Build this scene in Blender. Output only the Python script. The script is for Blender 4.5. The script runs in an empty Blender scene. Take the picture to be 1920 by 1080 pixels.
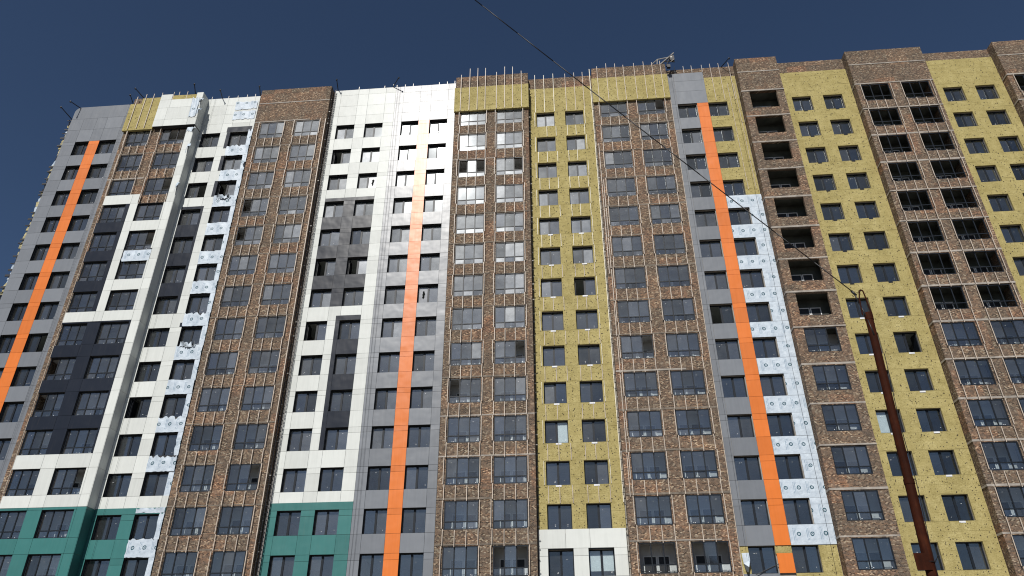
import bpy, math, random
from mathutils import Matrix, Vector
random.seed(7)
S = bpy.context.scene
col = S.collection

# ------------------------------------------------------------------ camera
CAM = Vector((0.0, -50.843, 0.0))                 # eye height 1.6 m above the ground
R = Matrix(((0.99642067, 0.0456818, 0.07112687),
            (0.08444679, -0.49988662, -0.8619641),
            (-0.0038207, 0.86488528, -0.50195504)))
F = 1371.95 / 1920.0
cd = bpy.data.cameras.new('camera')
cam = bpy.data.objects.new('camera', cd)
col.objects.link(cam)
cam.matrix_world = Matrix.Translation(CAM) @ R.to_4x4()
cd.sensor_width = 36.0
cd.lens = 36.0 * F
cd.clip_end = 6000
S.camera = cam

# ------------------------------------------------------------------ light
SUN = Vector((-0.16214, -0.74367, 0.64859)).normalized()
w = bpy.data.worlds.new('World')
S.world = w
w.use_nodes = True
wn = w.node_tree.nodes
sky = wn.new('ShaderNodeTexSky')
sky.sky_type = 'NISHITA'
sky.sun_disc = False
sky.sun_elevation = math.asin(SUN.z)
sky.sun_rotation = math.atan2(SUN.x, SUN.y)
sky.altitude = 1500
sky.air_density = 1.0
sky.dust_density = 2.0
sky.ozone_density = 5.0
w.node_tree.links.new(sky.outputs[0], wn['Background'].inputs[0])
wn['Background'].inputs[1].default_value = 0.055
sd = bpy.data.lights.new('sun', 'SUN')
sd.energy = 4.6
sd.angle = math.radians(0.5)
sd.color = (1.0, 0.965, 0.91)
sun = bpy.data.objects.new('sun', sd)
col.objects.link(sun)
sun.rotation_euler = (-SUN).to_track_quat('-Z', 'Y').to_euler()
S.view_settings.view_transform = 'Standard'
S.view_settings.look = 'None'
S.view_settings.exposure = 0.0
S.view_settings.gamma = 1.0
S.view_settings.use_curve_mapping = False
S.render.engine = 'CYCLES'
S.cycles.filter_width = 1.1
S.cycles.max_bounces = 8
S.cycles.transparent_max_bounces = 12
S.cycles.sample_clamp_indirect = 6.0


# ------------------------------------------------------------------ helpers
def px(x, y, z):
    q = R.transposed() @ (Vector((x, y, z)) - CAM)
    if q.z > -0.1:
        return 1e6, 1e6
    return 0.5 + F * q.x / -q.z, 0.28125 - F * q.y / -q.z      # width = 1, height = 0.5625


def seen(x0, x1, z0, z1, y=0.0, m=0.012):
    p = [px(x, y, z) for x in (x0, x1) for z in (z0, z1)]
    us = [a for a, b in p]
    vs = [b for a, b in p]
    return max(us) > -m and min(us) < 1 + m and max(vs) > -m and min(vs) < 0.5625 + m


def size_px(x0, x1, z0, z1, y=0.0):
    p = [px(x, y, z) for x in (x0, x1) for z in (z0, z1)]
    us = [a for a, b in p]
    vs = [b for a, b in p]
    a = (max(us) - min(us)) * (max(vs) - min(vs))
    return a if seen(x0, x1, z0, z1, y) else a * 1e-3


class MB:
    def __init__(s):
        s.v, s.f, s.m = [], [], []

    def quad(s, a, b, c, d, mi=0):
        n = len(s.v)
        s.v += [a, b, c, d]
        s.f.append((n, n + 1, n + 2, n + 3))
        s.m.append(mi)

    def box(s, x0, x1, y0, y1, z0, z1, mi=0):
        n = len(s.v)
        s.v += [(x0, y0, z0), (x1, y0, z0), (x1, y1, z0), (x0, y1, z0),
                (x0, y0, z1), (x1, y0, z1), (x1, y1, z1), (x0, y1, z1)]
        for q in ((0, 1, 5, 4), (1, 2, 6, 5), (2, 3, 7, 6), (3, 0, 4, 7), (4, 5, 6, 7), (3, 2, 1, 0)):
            s.f.append(tuple(n + k for k in q))
            s.m.append(mi)

    def bar(s, a, b, r, n=6, mi=0, r2=None):
        a, b = Vector(a), Vector(b)
        r2 = r if r2 is None else r2
        d = (b - a).normalized()
        u = d.cross(Vector((0, 0, 1)) if abs(d.z) < 0.9 else Vector((1, 0, 0))).normalized()
        v = d.cross(u)
        k = len(s.v)
        for p, rr in ((a, r), (b, r2)):
            for i in range(n):
                t = 2 * math.pi * i / n
                s.v.append(tuple(p + (u * math.cos(t) + v * math.sin(t)) * rr))
        for i in range(n):
            j = (i + 1) % n
            s.f.append((k + i, k + j, k + n + j, k + n + i))
            s.m.append(mi)
        s.f.append(tuple(k + i for i in reversed(range(n))))
        s.m.append(mi)
        s.f.append(tuple(k + n + i for i in range(n)))
        s.m.append(mi)

    def tube(s, pts, r, n=6, mi=0):
        for a, b in zip(pts[:-1], pts[1:]):
            s.bar(a, b, r, n, mi)

    def mesh(s, name, mats):
        me = bpy.data.meshes.new(name)
        me.from_pydata(s.v, [], s.f)
        for m in (mats if isinstance(mats, (list, tuple)) else [mats]):
            me.materials.append(m)
        if any(s.m):
            me.polygons.foreach_set('material_index', s.m)
        me.update()
        return me

    def build(s, name, mats, parent=None, loc=(0, 0, 0), smooth=False):
        me = s.mesh(name, mats)
        if smooth:
            me.polygons.foreach_set('use_smooth', [True] * len(me.polygons))
        return link(name, me, parent, loc)


def link(name, me, parent=None, loc=(0, 0, 0), rot=None):
    o = bpy.data.objects.new(name, me)
    col.objects.link(o)
    o.location = loc
    if rot:
        o.rotation_euler = rot
    if parent:
        o.parent = parent
    return o


def tag(o, label=None, cat=None, group=None, kind=None):
    for k, v in (('label', label), ('category', cat), ('group', group), ('kind', kind)):
        if v:
            o[k] = v
    return o


def empty(name, loc=(0, 0, 0)):
    o = bpy.data.objects.new(name, None)
    o.empty_display_size = 0.5
    col.objects.link(o)
    o.location = loc
    return o


# ------------------------------------------------------------------ materials
class N:
    """small node-graph helper"""

    def __init__(s, name):
        s.mat = bpy.data.materials.new(name)
        s.mat.use_nodes = True
        s.t = s.mat.node_tree
        s.b = s.t.nodes['Principled BSDF']
        s.out = s.t.nodes['Material Output']

    def n(s, kind, **kw):
        x = s.t.nodes.new(kind)
        for k, v in kw.items():
            if k.startswith('i_'):
                key = k[2:]
                key = int(key) if key.isdigit() else key.replace('_', ' ')
                x.inputs[key].default_value = v
            else:
                setattr(x, k, v)
        return x

    def l(s, a, b):
        s.t.links.new(a, b)

    def math(s, op, a, b=None, c=None, clamp=False):
        x = s.n('ShaderNodeMath', operation=op, use_clamp=clamp)
        for i, v in enumerate((a, b, c)):
            if v is None:
                continue
            if isinstance(v, (int, float)):
                x.inputs[i].default_value = v
            else:
                s.l(v, x.inputs[i])
        return x.outputs[0]

    def mix(s, fac, a, b, blend='MIX'):
        x = s.n('ShaderNodeMix', data_type='RGBA', blend_type=blend)
        for i, v in ((0, fac), (6, a), (7, b)):
            if isinstance(v, (int, float)):
                x.inputs[i].default_value = v
            elif isinstance(v, (tuple, list)):
                x.inputs[i].default_value = tuple(v) + (1,) * (4 - len(v))
            else:
                s.l(v, x.inputs[i])
        return x.outputs[2]

    def noise(s, vec, scale, detail=3, rough=0.55):
        x = s.n('ShaderNodeTexNoise', i_Scale=scale, i_Detail=detail, i_Roughness=rough)
        s.l(vec, x.inputs['Vector'])
        return x.outputs['Fac']

    def ramp(s, fac, stops, interp='LINEAR'):
        x = s.n('ShaderNodeValToRGB')
        x.color_ramp.interpolation = interp
        e = x.color_ramp.elements
        while len(e) < len(stops):
            e.new(0.5)
        for k, (p, c) in enumerate(stops):
            e[k].position = p
            e[k].color = tuple(c) + (1,)
        s.l(fac, x.inputs[0])
        return x.outputs[0]

    def pos(s):
        return s.n('ShaderNodeNewGeometry').outputs['Position']

    def bump(s, h, strength, dist):
        x = s.n('ShaderNodeBump', i_Strength=strength, i_Distance=dist)
        s.l(h, x.inputs['Height'])
        s.l(x.outputs[0], s.b.inputs['Normal'])

    def set(s, **kw):
        for k, v in kw.items():
            s.b.inputs[k.replace('_', ' ')].default_value = v
        return s


def plain(name, c, rough=0.6, metal=0.0, var=0.12, scale=3.0, spec=0.5):
    g = N(name)
    p = g.pos()
    f = g.noise(p, scale, 4)
    lo = tuple(x * (1 - var) for x in c)
    hi = tuple(min(1, x * (1 + var)) for x in c)
    g.l(g.ramp(f, [(0.3, lo), (0.7, hi)]), g.b.inputs['Base Color'])
    g.set(Roughness=rough, Metallic=metal)
    g.b.inputs['Specular IOR Level'].default_value = spec
    return g.mat


def panel_mat(name, c, rough=0.36, spec=0.5, coat=0.022):
    """powder-coated sheet-metal cassette: slight tone change per panel, oil-canning, faint run marks"""
    g = N(name)
    p = g.pos()
    oi = g.n('ShaderNodeObjectInfo')
    mp = g.n('ShaderNodeMapping')
    mp.inputs['Scale'].default_value = (5.0, 5.0, 0.35)
    g.l(p, mp.inputs['Vector'])
    streak = g.noise(mp.outputs[0], 1.0, 4, 0.6)
    tone = g.math('ADD', g.math('MULTIPLY', oi.outputs['Random'], 0.6), g.math('MULTIPLY', streak, 0.8))
    lo = tuple(x * 0.86 for x in c)
    hi = tuple(min(0.9, x * 1.08) for x in c)
    base = g.ramp(tone, [(0.25, lo), (1.05, hi)])
    mp2 = g.n('ShaderNodeMapping')
    mp2.inputs['Scale'].default_value = (9.0, 9.0, 0.5)
    g.l(p, mp2.inputs['Vector'])
    dirt = g.noise(mp2.outputs[0], 1.0, 5, 0.7)
    dmask = g.math('MULTIPLY', g.ramp(dirt, [(0.56, (0, 0, 0)), (0.78, (1, 1, 1))]), 0.16)
    base = g.mix(dmask, base, (0.17, 0.15, 0.125))
    g.l(base, g.b.inputs['Base Color'])
    big = g.noise(p, 0.75, 2, 0.5)
    ph = g.math('MULTIPLY', oi.outputs['Random'], 40.0)
    off = g.n('ShaderNodeVectorMath', operation='ADD')
    g.l(p, off.inputs[0])
    g.l(ph, off.inputs[1])
    own = g.noise(off.outputs[0], 1.1, 1, 0.4)
    g.bump(g.math('ADD', big, own), 0.5, 0.045)
    g.l(g.math('ADD', g.math('MULTIPLY', streak, 0.08), rough - 0.04), g.b.inputs['Roughness'])
    g.b.inputs['Coat Weight'].default_value = coat
    g.b.inputs['Coat Roughness'].default_value = 0.20
    g.b.inputs['Specular IOR Level'].default_value = spec
    return g.mat


def brick_mat(name, red=0.0):
    g = N(name)
    p = g.pos()
    sx = g.n('ShaderNodeSeparateXYZ')
    g.l(p, sx.inputs[0])
    cb = g.n('ShaderNodeCombineXYZ')
    g.l(g.math('ADD', sx.outputs[0], sx.outputs[1]), cb.inputs[0])
    g.l(sx.outputs[2], cb.inputs[1])
    jit = g.n('ShaderNodeVectorMath', operation='MULTIPLY_ADD')
    br = g.n('ShaderNodeTexBrick', offset=0.5)
    br.inputs['Color1'].default_value = (0, 0, 0, 1)
    br.inputs['Color2'].default_value = (1, 1, 1, 1)
    br.inputs['Mortar'].default_value = (0.5, 0.5, 0.5, 1)
    br.inputs['Scale'].default_value = 1.0
    br.inputs['Mortar Size'].default_value = 0.009
    br.inputs['Mortar Smooth'].default_value = 0.2
    br.inputs['Brick Width'].default_value = 0.135
    br.inputs['Row Height'].default_value = 0.077
    g.l(cb.outputs[0], br.inputs['Vector'])
    one = g.ramp(br.outputs['Color'], [(0.0, (0.055, 0.039, 0.029)), (0.25, (0.110, 0.076, 0.054)), (0.5, (0.180, 0.127, 0.089)),
                                       (0.72, (0.205, 0.130, 0.087)), (0.86, (0.275, 0.207, 0.145)), (0.97, (0.41, 0.345, 0.26))])
    # batches: each stretch between slabs and piers was laid from another pallet
    fl = g.n('ShaderNodeCombineXYZ')
    g.l(g.math('FLOOR', g.math('DIVIDE', g.math('ADD', sx.outputs[0], 200.6), 1.75)), fl.inputs[0])
    g.l(g.math('FLOOR', g.math('DIVIDE', g.math('ADD', sx.outputs[2], 300.2), 1.5)), fl.inputs[1])
    wn_ = g.n('ShaderNodeTexWhiteNoise', noise_dimensions='2D')
    g.l(fl.outputs[0], wn_.inputs['Vector'])
    lot = g.ramp(wn_.outputs['Value'], [(0.0, (0.80, 0.82, 0.80)), (0.35, (0.95, 0.95, 0.93)), (0.7, (1.08, 1.02, 0.96)), (0.9, (1.25, 0.98, 0.84)), (1.0, (1.3, 1.22, 1.12))])
    c = g.mix(1.0, one, lot, 'MULTIPLY')
    patch = g.noise(cb.outputs[0], 0.8, 4, 0.65)
    c = g.mix(1.0, c, g.ramp(patch, [(0.3, (0.76, 0.77, 0.78)), (0.5, (1.0, 1.0, 1.0)), (0.7, (1.22, 1.12, 1.02))]), 'MULTIPLY')
    clump = g.noise(cb.outputs[0], 15.0, 2, 0.75)
    c = g.mix(1.0, c, g.ramp(clump, [(0.3, (0.74, 0.74, 0.74)), (0.7, (1.25, 1.24, 1.22))]), 'MULTIPLY')
    # mortar smears and pale runs
    mp = g.n('ShaderNodeMapping')
    mp.inputs['Scale'].default_value = (1.6, 0.5, 1.0)
    g.l(cb.outputs[0], mp.inputs['Vector'])
    sm = g.noise(mp.outputs[0], 1.3, 5, 0.7)
    c = g.mix(g.math('MULTIPLY', g.ramp(sm, [(0.56, (0, 0, 0)), (0.75, (1, 1, 1))]), 0.45), c, (0.25, 0.215, 0.175))
    mort = g.ramp(g.noise(p, 9, 2), [(0.3, (0.13, 0.105, 0.085)), (0.7, (0.27, 0.225, 0.185))])
    c = g.mix(br.outputs['Fac'], c, mort)
    g.l(c, g.b.inputs['Base Color'])
    h = g.math('SUBTRACT', g.math('MULTIPLY', br.outputs['Color'], 0.55), br.outputs['Fac'])
    g.bump(h, 0.9, 0.022)
    g.set(Roughness=0.92)
    g.b.inputs['Specular IOR Level'].default_value = 0.2
    return g.mat


def wool_mat(name):
    g = N(name)
    p = g.pos()
    oi = g.n('ShaderNodeObjectInfo')
    f1 = g.noise(p, 2.0, 3, 0.6)
    mp = g.n('ShaderNodeMapping')
    mp.inputs['Scale'].default_value = (6.0, 6.0, 26.0)
    g.l(p, mp.inputs['Vector'])
    f2 = g.noise(mp.outputs[0], 1.0, 3, 0.65)
    t = g.math('ADD', g.math('MULTIPLY', f1, 0.45), g.math('MULTIPLY', f2, 0.55))
    base = g.ramp(t, [(0.28, (0.265, 0.22, 0.085)), (0.5, (0.385, 0.327, 0.142)), (0.72, (0.485, 0.425, 0.21))])
    spk = g.noise(p, 14.0, 2, 0.8)
    base = g.mix(1.0, base, g.ramp(spk, [(0.33, (0.66, 0.63, 0.56)), (0.5, (1, 1, 1)), (0.7, (1.16, 1.16, 1.2))]), 'MULTIPLY')
    wash = g.noise(p, 0.5, 4, 0.6)
    base = g.mix(1.0, base, g.ramp(wash, [(0.35, (0.86, 0.85, 0.82)), (0.65, (1.1, 1.1, 1.12))]), 'MULTIPLY')
    base = g.mix(g.math('MULTIPLY', oi.outputs['Random'], 0.42), base, (0.36, 0.30, 0.125))
    g.l(base, g.b.inputs['Base Color'])
    g.bump(g.math('ADD', f1, f2), 0.8, 0.03)
    g.set(Roughness=1.0)
    g.b.inputs['Specular IOR Level'].default_value = 0.05
    return g.mat


def membrane_mat(name):
    """pale blue vapour membrane with a printed row of round marks and blocks of fine text every 1.5 m"""
    g = N(name)
    p = g.pos()
    sx = g.n('ShaderNodeSeparateXYZ')
    g.l(p, sx.inputs[0])
    oi = g.n('ShaderNodeObjectInfo')
    X = g.math('ADD', sx.outputs[0], g.math('MULTIPLY', oi.outputs['Random'], 0.86))
    wob = g.noise(p, 1.6, 2, 0.5)
    Z = g.math('ADD', sx.outputs[2], g.math('MULTIPLY', g.math('SUBTRACT', wob, 0.5), 0.16))
    PX, PZ, X0, Z0 = 0.86, 1.5, 0.16, 48.34 - 0.80
    u = g.math('MULTIPLY', g.math('SUBTRACT', g.math('FRACT', g.math('DIVIDE', g.math('ADD', X, 100 * PX - X0), PX)), 0.5), PX)
    v = g.math('MULTIPLY', g.math('SUBTRACT', g.math('FRACT', g.math('DIVIDE', g.math('ADD', Z, 100 * PZ - Z0 + PZ * 0.5), PZ)), 0.5), PZ)
    r = g.math('SQRT', g.math('ADD', g.math('MULTIPLY', u, u), g.math('MULTIPLY', v, v)))
    ring = g.math('MULTIPLY', g.math('LESS_THAN', r, 0.135), g.math('GREATER_THAN', r, 0.07))
    ang = g.math('ARCTAN2', v, u)
    cut = g.math('GREATER_THAN', g.math('SINE', g.math('MULTIPLY', ang, 3.0)), -0.8)
    dot = g.math('LESS_THAN', r, 0.03)

    def block(u0, u1, v0, v1, fx, fz, th):
        inx = g.math('MULTIPLY', g.math('GREATER_THAN', u, u0), g.math('LESS_THAN', u, u1))
        inz = g.math('MULTIPLY', g.math('GREATER_THAN', v, v0), g.math('LESS_THAN', v, v1))
        cols = g.math('GREATER_THAN', g.math('SINE', g.math('MULTIPLY', u, fx)), 0.1)
        nz = g.n('ShaderNodeTexNoise', i_Scale=fz, i_Detail=1.0)
        g.l(p, nz.inputs['Vector'])
        bits = g.math('GREATER_THAN', nz.outputs['Fac'], th)
        return g.math('MULTIPLY', g.math('MULTIPLY', inx, inz), g.math('MULTIPLY', cols, bits))
    word = block(0.205, 0.275, -0.22, 0.22, 45.0, 9.0, 0.40)
    text = block(-0.40, -0.16, -0.40, 0.40, 70.0, 7.0, 0.40)
    tint = g.ramp(g.noise(p, 2.4, 4, 0.6), [(0.3, (0.39, 0.455, 0.525)), (0.7, (0.55, 0.62, 0.685))])
    c = g.mix(g.math('MULTIPLY', text, 0.9), tint, (0.22, 0.30, 0.38))
    c = g.mix(g.math('MULTIPLY', word, 0.65), c, (0.07, 0.17, 0.23))
    c = g.mix(g.math('MAXIMUM', ring, dot), c, (0.012, 0.07, 0.10))
    g.l(c, g.b.inputs['Base Color'])
    g.bump(g.noise(p, 2.2, 5, 0.62), 0.8, 0.055)
    g.set(Roughness=0.55)
    return g.mat


def glass_mat(name, refl=0.095, film=0.03, tint=(0.86, 0.89, 0.90)):
    g = N(name)
    g.t.nodes.remove(g.b)
    p = g.pos()
    geo = g.n('ShaderNodeNewGeometry')
    dt = g.n('ShaderNodeVectorMath', operation='DOT_PRODUCT')
    g.l(geo.outputs['Incoming'], dt.inputs[0])
    g.l(geo.outputs['Normal'], dt.inputs[1])
    k5 = g.math('POWER', g.math('SUBTRACT', 1.0, g.math('ABSOLUTE', dt.outputs['Value']), clamp=True), 5.0)
    oi = g.n('ShaderNodeObjectInfo')
    rv = oi.outputs['Random']
    f0 = g.math('MULTIPLY', g.math('ADD', 0.55, g.math('MULTIPLY', rv, 0.95)), refl)
    fres = g.math('ADD', f0, g.math('MULTIPLY', k5, 0.9))
    nb = g.n('ShaderNodeBump', i_Strength=0.06, i_Distance=0.02)
    g.l(g.noise(p, 0.8, 1, 0.4), nb.inputs['Height'])
    tr = g.n('ShaderNodeBsdfTransparent')
    tr.inputs[0].default_value = tint + (1,)
    gl = g.n('ShaderNodeBsdfGlossy')
    gl.inputs['Roughness'].default_value = 0.06
    gl.inputs[0].default_value = (0.93, 0.97, 1.0, 1)
    g.l(nb.outputs[0], gl.inputs['Normal'])
    m1 = g.n('ShaderNodeMixShader')
    g.l(fres, m1.inputs[0])
    g.l(tr.outputs[0], m1.inputs[1])
    g.l(gl.outputs[0], m1.inputs[2])
    # thin film of site dust: scatters a broad glare and a little diffuse light
    gd = g.n('ShaderNodeBsdfGlossy')
    gd.inputs['Roughness'].default_value = 0.36
    gd.inputs[0].default_value = (0.9, 0.92, 0.95, 1)
    df = g.n('ShaderNodeBsdfDiffuse')
    df.inputs[0].default_value = (0.5, 0.48, 0.45, 1)
    md = g.n('ShaderNodeMixShader')
    md.inputs[0].default_value = 0.42
    g.l(gd.outputs[0], md.inputs[1])
    g.l(df.outputs[0], md.inputs[2])
    m2 = g.n('ShaderNodeMixShader')
    dust = g.math('MULTIPLY', g.ramp(g.noise(p, 1.6, 4, 0.6), [(0.3, (0.75,) * 3), (0.75, (1.3,) * 3)]), film)
    own = g.math('POWER', g.math('FRACT', g.math('MULTIPLY', rv, 7.31)), 3.0)
    dust = g.math('MULTIPLY', dust, g.math('ADD', 0.5, g.math('MULTIPLY', own, 1.5)))
    g.l(dust, m2.inputs[0])
    g.l(m1.outputs[0], m2.inputs[1])
    g.l(md.outputs[0], m2.inputs[2])
    g.l(m2.outputs[0], g.out.inputs[0])
    return g.mat


M = {}
M['white'] = panel_mat('white_coated_sheet', (0.598, 0.618, 0.592), 0.38, 0.08)
M['grey'] = panel_mat('grey_coated_sheet', (0.172, 0.185, 0.205), 0.37, 0.33)
M['dark'] = panel_mat('anthracite_coated_sheet', (0.014, 0.018, 0.028), 0.35, 0.16)
M['orange'] = panel_mat('orange_coated_sheet', (0.63, 0.165, 0.028), 0.38, 0.32)
M['teal'] = panel_mat('teal_coated_sheet', (0.038, 0.155, 0.147), 0.42, 0.3)
M['brick'] = brick_mat('mixed_brick')
M['wool'] = wool_mat('mineral_wool')
M['membrane'] = membrane_mat('printed_membrane')
M['glass'] = glass_mat('window_glass')
M['broken'] = glass_mat('cracked_glass', 0.13, 0.12)
M['frame'] = plain('anthracite_frame', (0.009, 0.0125, 0.018), 0.45, var=0.1, spec=0.25)
M['sticker'] = plain('white_sticker', (0.66, 0.67, 0.68), 0.6)
M['rail'] = plain('galvanised_rail', (0.46, 0.39, 0.32), 0.5, var=0.2)
M['rail_pale'] = plain('bright_rail', (0.62, 0.58, 0.46), 0.45, var=0.15)
M['concrete'] = plain('concrete', (0.31, 0.28, 0.245), 0.9, var=0.3, scale=2.2)
M['old_concrete'] = plain('weathered_concrete', (0.165, 0.138, 0.11), 0.95, var=0.35, scale=3.0)
M['subframe'] = plain('dark_subframe', (0.030, 0.032, 0.036), 0.8)
M['blockwork'] = plain('blockwork', (0.30, 0.28, 0.25), 0.9, var=0.2)
M['plaster'] = plain('interior_plaster', (0.40, 0.42, 0.40), 0.9, var=0.1)
M['loggia'] = plain('loggia_plaster', (0.62, 0.62, 0.61), 0.9, var=0.07, scale=1.2)
M['raw'] = plain('raw_loggia', (0.075, 0.085, 0.075), 0.95, var=0.35, scale=1.2)
M['pvc'] = plain('white_pvc', (0.80, 0.80, 0.78), 0.4, var=0.03)
M['dowel'] = plain('dowel_plastic', (0.045, 0.032, 0.016), 0.7)
M['paper'] = plain('white_paper', (0.80, 0.84, 0.82), 0.7, var=0.05)
M['black'] = plain('black_metal', (0.014, 0.014, 0.017), 0.5)
M['steel'] = plain('zinc_steel', (0.36, 0.345, 0.32), 0.45, metal=0.2, var=0.2)
M['lining'] = plain('membrane_underside', (0.05, 0.06, 0.07), 0.7)
M['torn_wool'] = plain('torn_wool', (0.36, 0.32, 0.18), 1.0, var=0.5, scale=5.0)
M['cable'] = plain('cable_rubber', (0.010, 0.010, 0.012), 0.5)
M['darkroom'] = plain('raw_room', (0.17, 0.165, 0.155), 0.95, var=0.2)


def rust():
    g = N('brown_painted_pipe')
    p = g.pos()
    f = g.noise(p, 6.0, 5, 0.65)
    mp = g.n('ShaderNodeMapping')
    mp.inputs['Scale'].default_value = (14, 14, 1.1)
    g.l(p, mp.inputs['Vector'])
    s2 = g.noise(mp.outputs[0], 1.0, 4, 0.6)
    t = g.math('ADD', g.math('MULTIPLY', f, 0.5), g.math('MULTIPLY', s2, 0.5))
    g.l(g.ramp(t, [(0.3, (0.014, 0.0035, 0.0015)), (0.52, (0.034, 0.008, 0.003)), (0.70, (0.068, 0.018, 0.006))]), g.b.inputs['Base Color'])
    g.bump(f, 0.4, 0.006)
    g.set(Roughness=0.75)
    g.b.inputs['Specular IOR Level'].default_value = 0.1
    return g.mat


M['rust'] = rust()

# ------------------------------------------------------------------ setting
gm = N('site_soil')
gp = gm.pos()
gm.l(gm.ramp(gm.noise(gp, 0.25, 6, 0.6), [(0.3, (0.11, 0.095, 0.075)), (0.7, (0.20, 0.175, 0.145))]), gm.b.inputs['Base Color'])
gm.bump(gm.noise(gp, 2.0, 5, 0.6), 0.6, 0.15)
gm.set(Roughness=0.95)
gb = MB()
gb.quad((-2500, -2500, -1.6), (2500, -2500, -1.6), (2500, 2500, -1.6), (-2500, 2500, -1.6))
tag(gb.build('ground', gm.mat), kind='structure')

# ------------------------------------------------------------------ the building
B = empty('apartment_building', (0, 0, -1.6))
tag(B, 'unfinished apartment block with white, grey, orange and teal cladding, bare brick and yellow insulation', 'building')
BO = Vector((0, 0, -1.6))
ZT, H, NR = 48.34, 3.0, 14
ZR = [None] + [ZT - H * k for k in range(NR + 1)]        # ZR[r] = lintel of storey row r, counted from the top
WH = 1.70
DZ, WHB = 0.23, 1.94                                      # loggia glazing: head above the lintel, height
BY = -0.74                                                # face of the brick bays
TOP = 52.85
ZB = ZT - H * NR - 3.0                                    # below this the wall is one plain plinth (out of view)


def bpart(mb, name, mats, kind=None, smooth=False):
    o = mb.build(name, mats, B, -BO, smooth)
    if kind:
        o['kind'] = kind
    return o


# --- pieces: alike boxes, the 300 largest as parts, the rest joined
PIECES = {}


def piece(name, x0, x1, y0, y1, z0, z1, mat, tilt=0.0):
    if x1 - x0 < 0.03 or z1 - z0 < 0.03:
        return
    PIECES.setdefault(name, []).append((size_px(x0, x1, z0, z1, y0), x0, x1, y0, y1, z0, z1, mat, tilt))


CACHE = {}


def flush_pieces():
    for name, rows in PIECES.items():
        rows.sort(key=lambda t: -t[0])
        for (s, x0, x1, y0, y1, z0, z1, mat, tilt) in rows[:299]:
            w_, d_, h_ = x1 - x0, y1 - y0, z1 - z0
            key = (name, round(w_, 3), round(d_, 3), round(h_, 3), mat)
            if key not in CACHE:
                mb = MB()
                mb.box(-w_ / 2, w_ / 2, 0, d_, -h_ / 2, h_ / 2)
                CACHE[key] = mb.mesh(name, M[mat])
            t = (random.uniform(-tilt, tilt), 0, random.uniform(-tilt, tilt)) if tilt else None
            link(name, CACHE[key], B, Vector(((x0 + x1) / 2, y0, (z0 + z1) / 2)) - BO, t)
        rest = rows[299:]
        if rest:
            mb = MB()
            mats = []
            for (s, x0, x1, y0, y1, z0, z1, mat, tilt) in rest:
                if M[mat] not in mats:
                    mats.append(M[mat])
                mb.box(x0, x1, y0, y1, z0, z1, mats.index(M[mat]))
            bpart(mb, name + 's_beyond', mats, 'stuff')


def grid_wall(name, xs, zs, solid, y0, y1, mat, kind=None):
    """one wall with real openings: only outer faces, reveals included"""
    nx, nz = len(xs) - 1, len(zs) - 1
    g = [[solid((xs[i] + xs[i + 1]) / 2, (zs[k] + zs[k + 1]) / 2) for k in range(nz)] for i in range(nx)]
    mb = MB()
    at = lambda i, k: 0 <= i < nx and 0 <= k < nz and g[i][k]
    for i in range(nx):
        for k in range(nz):
            if not g[i][k]:
                continue
            a, b, c, d = xs[i], xs[i + 1], zs[k], zs[k + 1]
            mb.quad((a, y0, c), (b, y0, c), (b, y0, d), (a, y0, d))
            mb.quad((b, y1, c), (a, y1, c), (a, y1, d), (b, y1, d))
            if not at(i - 1, k):
                mb.quad((a, y1, c), (a, y0, c), (a, y0, d), (a, y1, d))
            if not at(i + 1, k):
                mb.quad((b, y0, c), (b, y1, c), (b, y1, d), (b, y0, d))
            if not at(i, k - 1):
                mb.quad((a, y1, c), (b, y1, c), (b, y0, c), (a, y0, c))
            if not at(i, k + 1):
                mb.quad((a, y0, d), (b, y0, d), (b, y1, d), (a, y1, d))
    return bpart(mb, name, M[mat], kind)


def wall_with_openings(name, X0, X1, z0, z1, holes, y0, y1, mat):
    xs = sorted({X0, X1} | {h[0] for h in holes} | {h[1] for h in holes})
    zs = sorted({z0, z1} | {h[2] for h in holes} | {h[3] for h in holes})
    inside = lambda x, z: not any(h[0] < x < h[1] and h[2] < z < h[3] for h in holes)
    return grid_wall(name, xs, zs, inside, y0, y1, mat)


COLS = {'A1': (-46.89, -45.48), 'A2': (-44.42, -42.71), 'B1': (-41.04, -38.79), 'B2': (-37.67, -35.26), 'C1': (-34.09, -32.27),
        'C2': (-31.28, -29.54), 'D1': (-27.97, -25.66), 'D2': (-24.59, -22.27), 'E1': (-20.85, -19.12), 'E2': (-18.11, -16.40),
        'F1': (-14.62, -12.97), 'F2': (-11.91, -10.24), 'G1': (-8.84, -6.47), 'G2': (-5.49, -3.13), 'H1': (-1.86, -0.18), 'H2': (0.81, 2.49),
        'I1': (4.04, 6.42), 'I2': (7.43, 9.80), 'J1': (11.16, 12.87), 'J2': (13.93, 15.64), 'K1': (17.53, 19.91), 'L1': (21.40, 23.09),
        'L2': (24.15, 25.85), 'M1': (27.32, 29.70), 'M2': (30.74, 33.16), 'N1': (34.62, 36.29), 'N2': (37.39, 39.07), 'O1': (40.43, 42.82),
        'O2': (43.85, 46.2)}
BAYS = {'A': (-48.2, -41.6), 'B': (-41.6, -34.4), 'C': (-34.4, -28.6), 'D': (-28.6, -21.65), 'E': (-21.65, -15.43), 'F': (-15.43, -9.4),
        'G': (-9.4, -2.55), 'H': (-2.55, 3.5), 'I': (3.5, 10.4), 'J': (10.4, 16.85), 'K': (16.85, 20.6), 'L': (20.6, 26.85),
        'M': (26.85, 33.6), 'N': (33.6, 39.9), 'O': (39.9, 46.9)}
BRICK = 'BDGIKMO'


def cols_of(b):
    return [k for k in COLS if k[0] == b]


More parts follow.
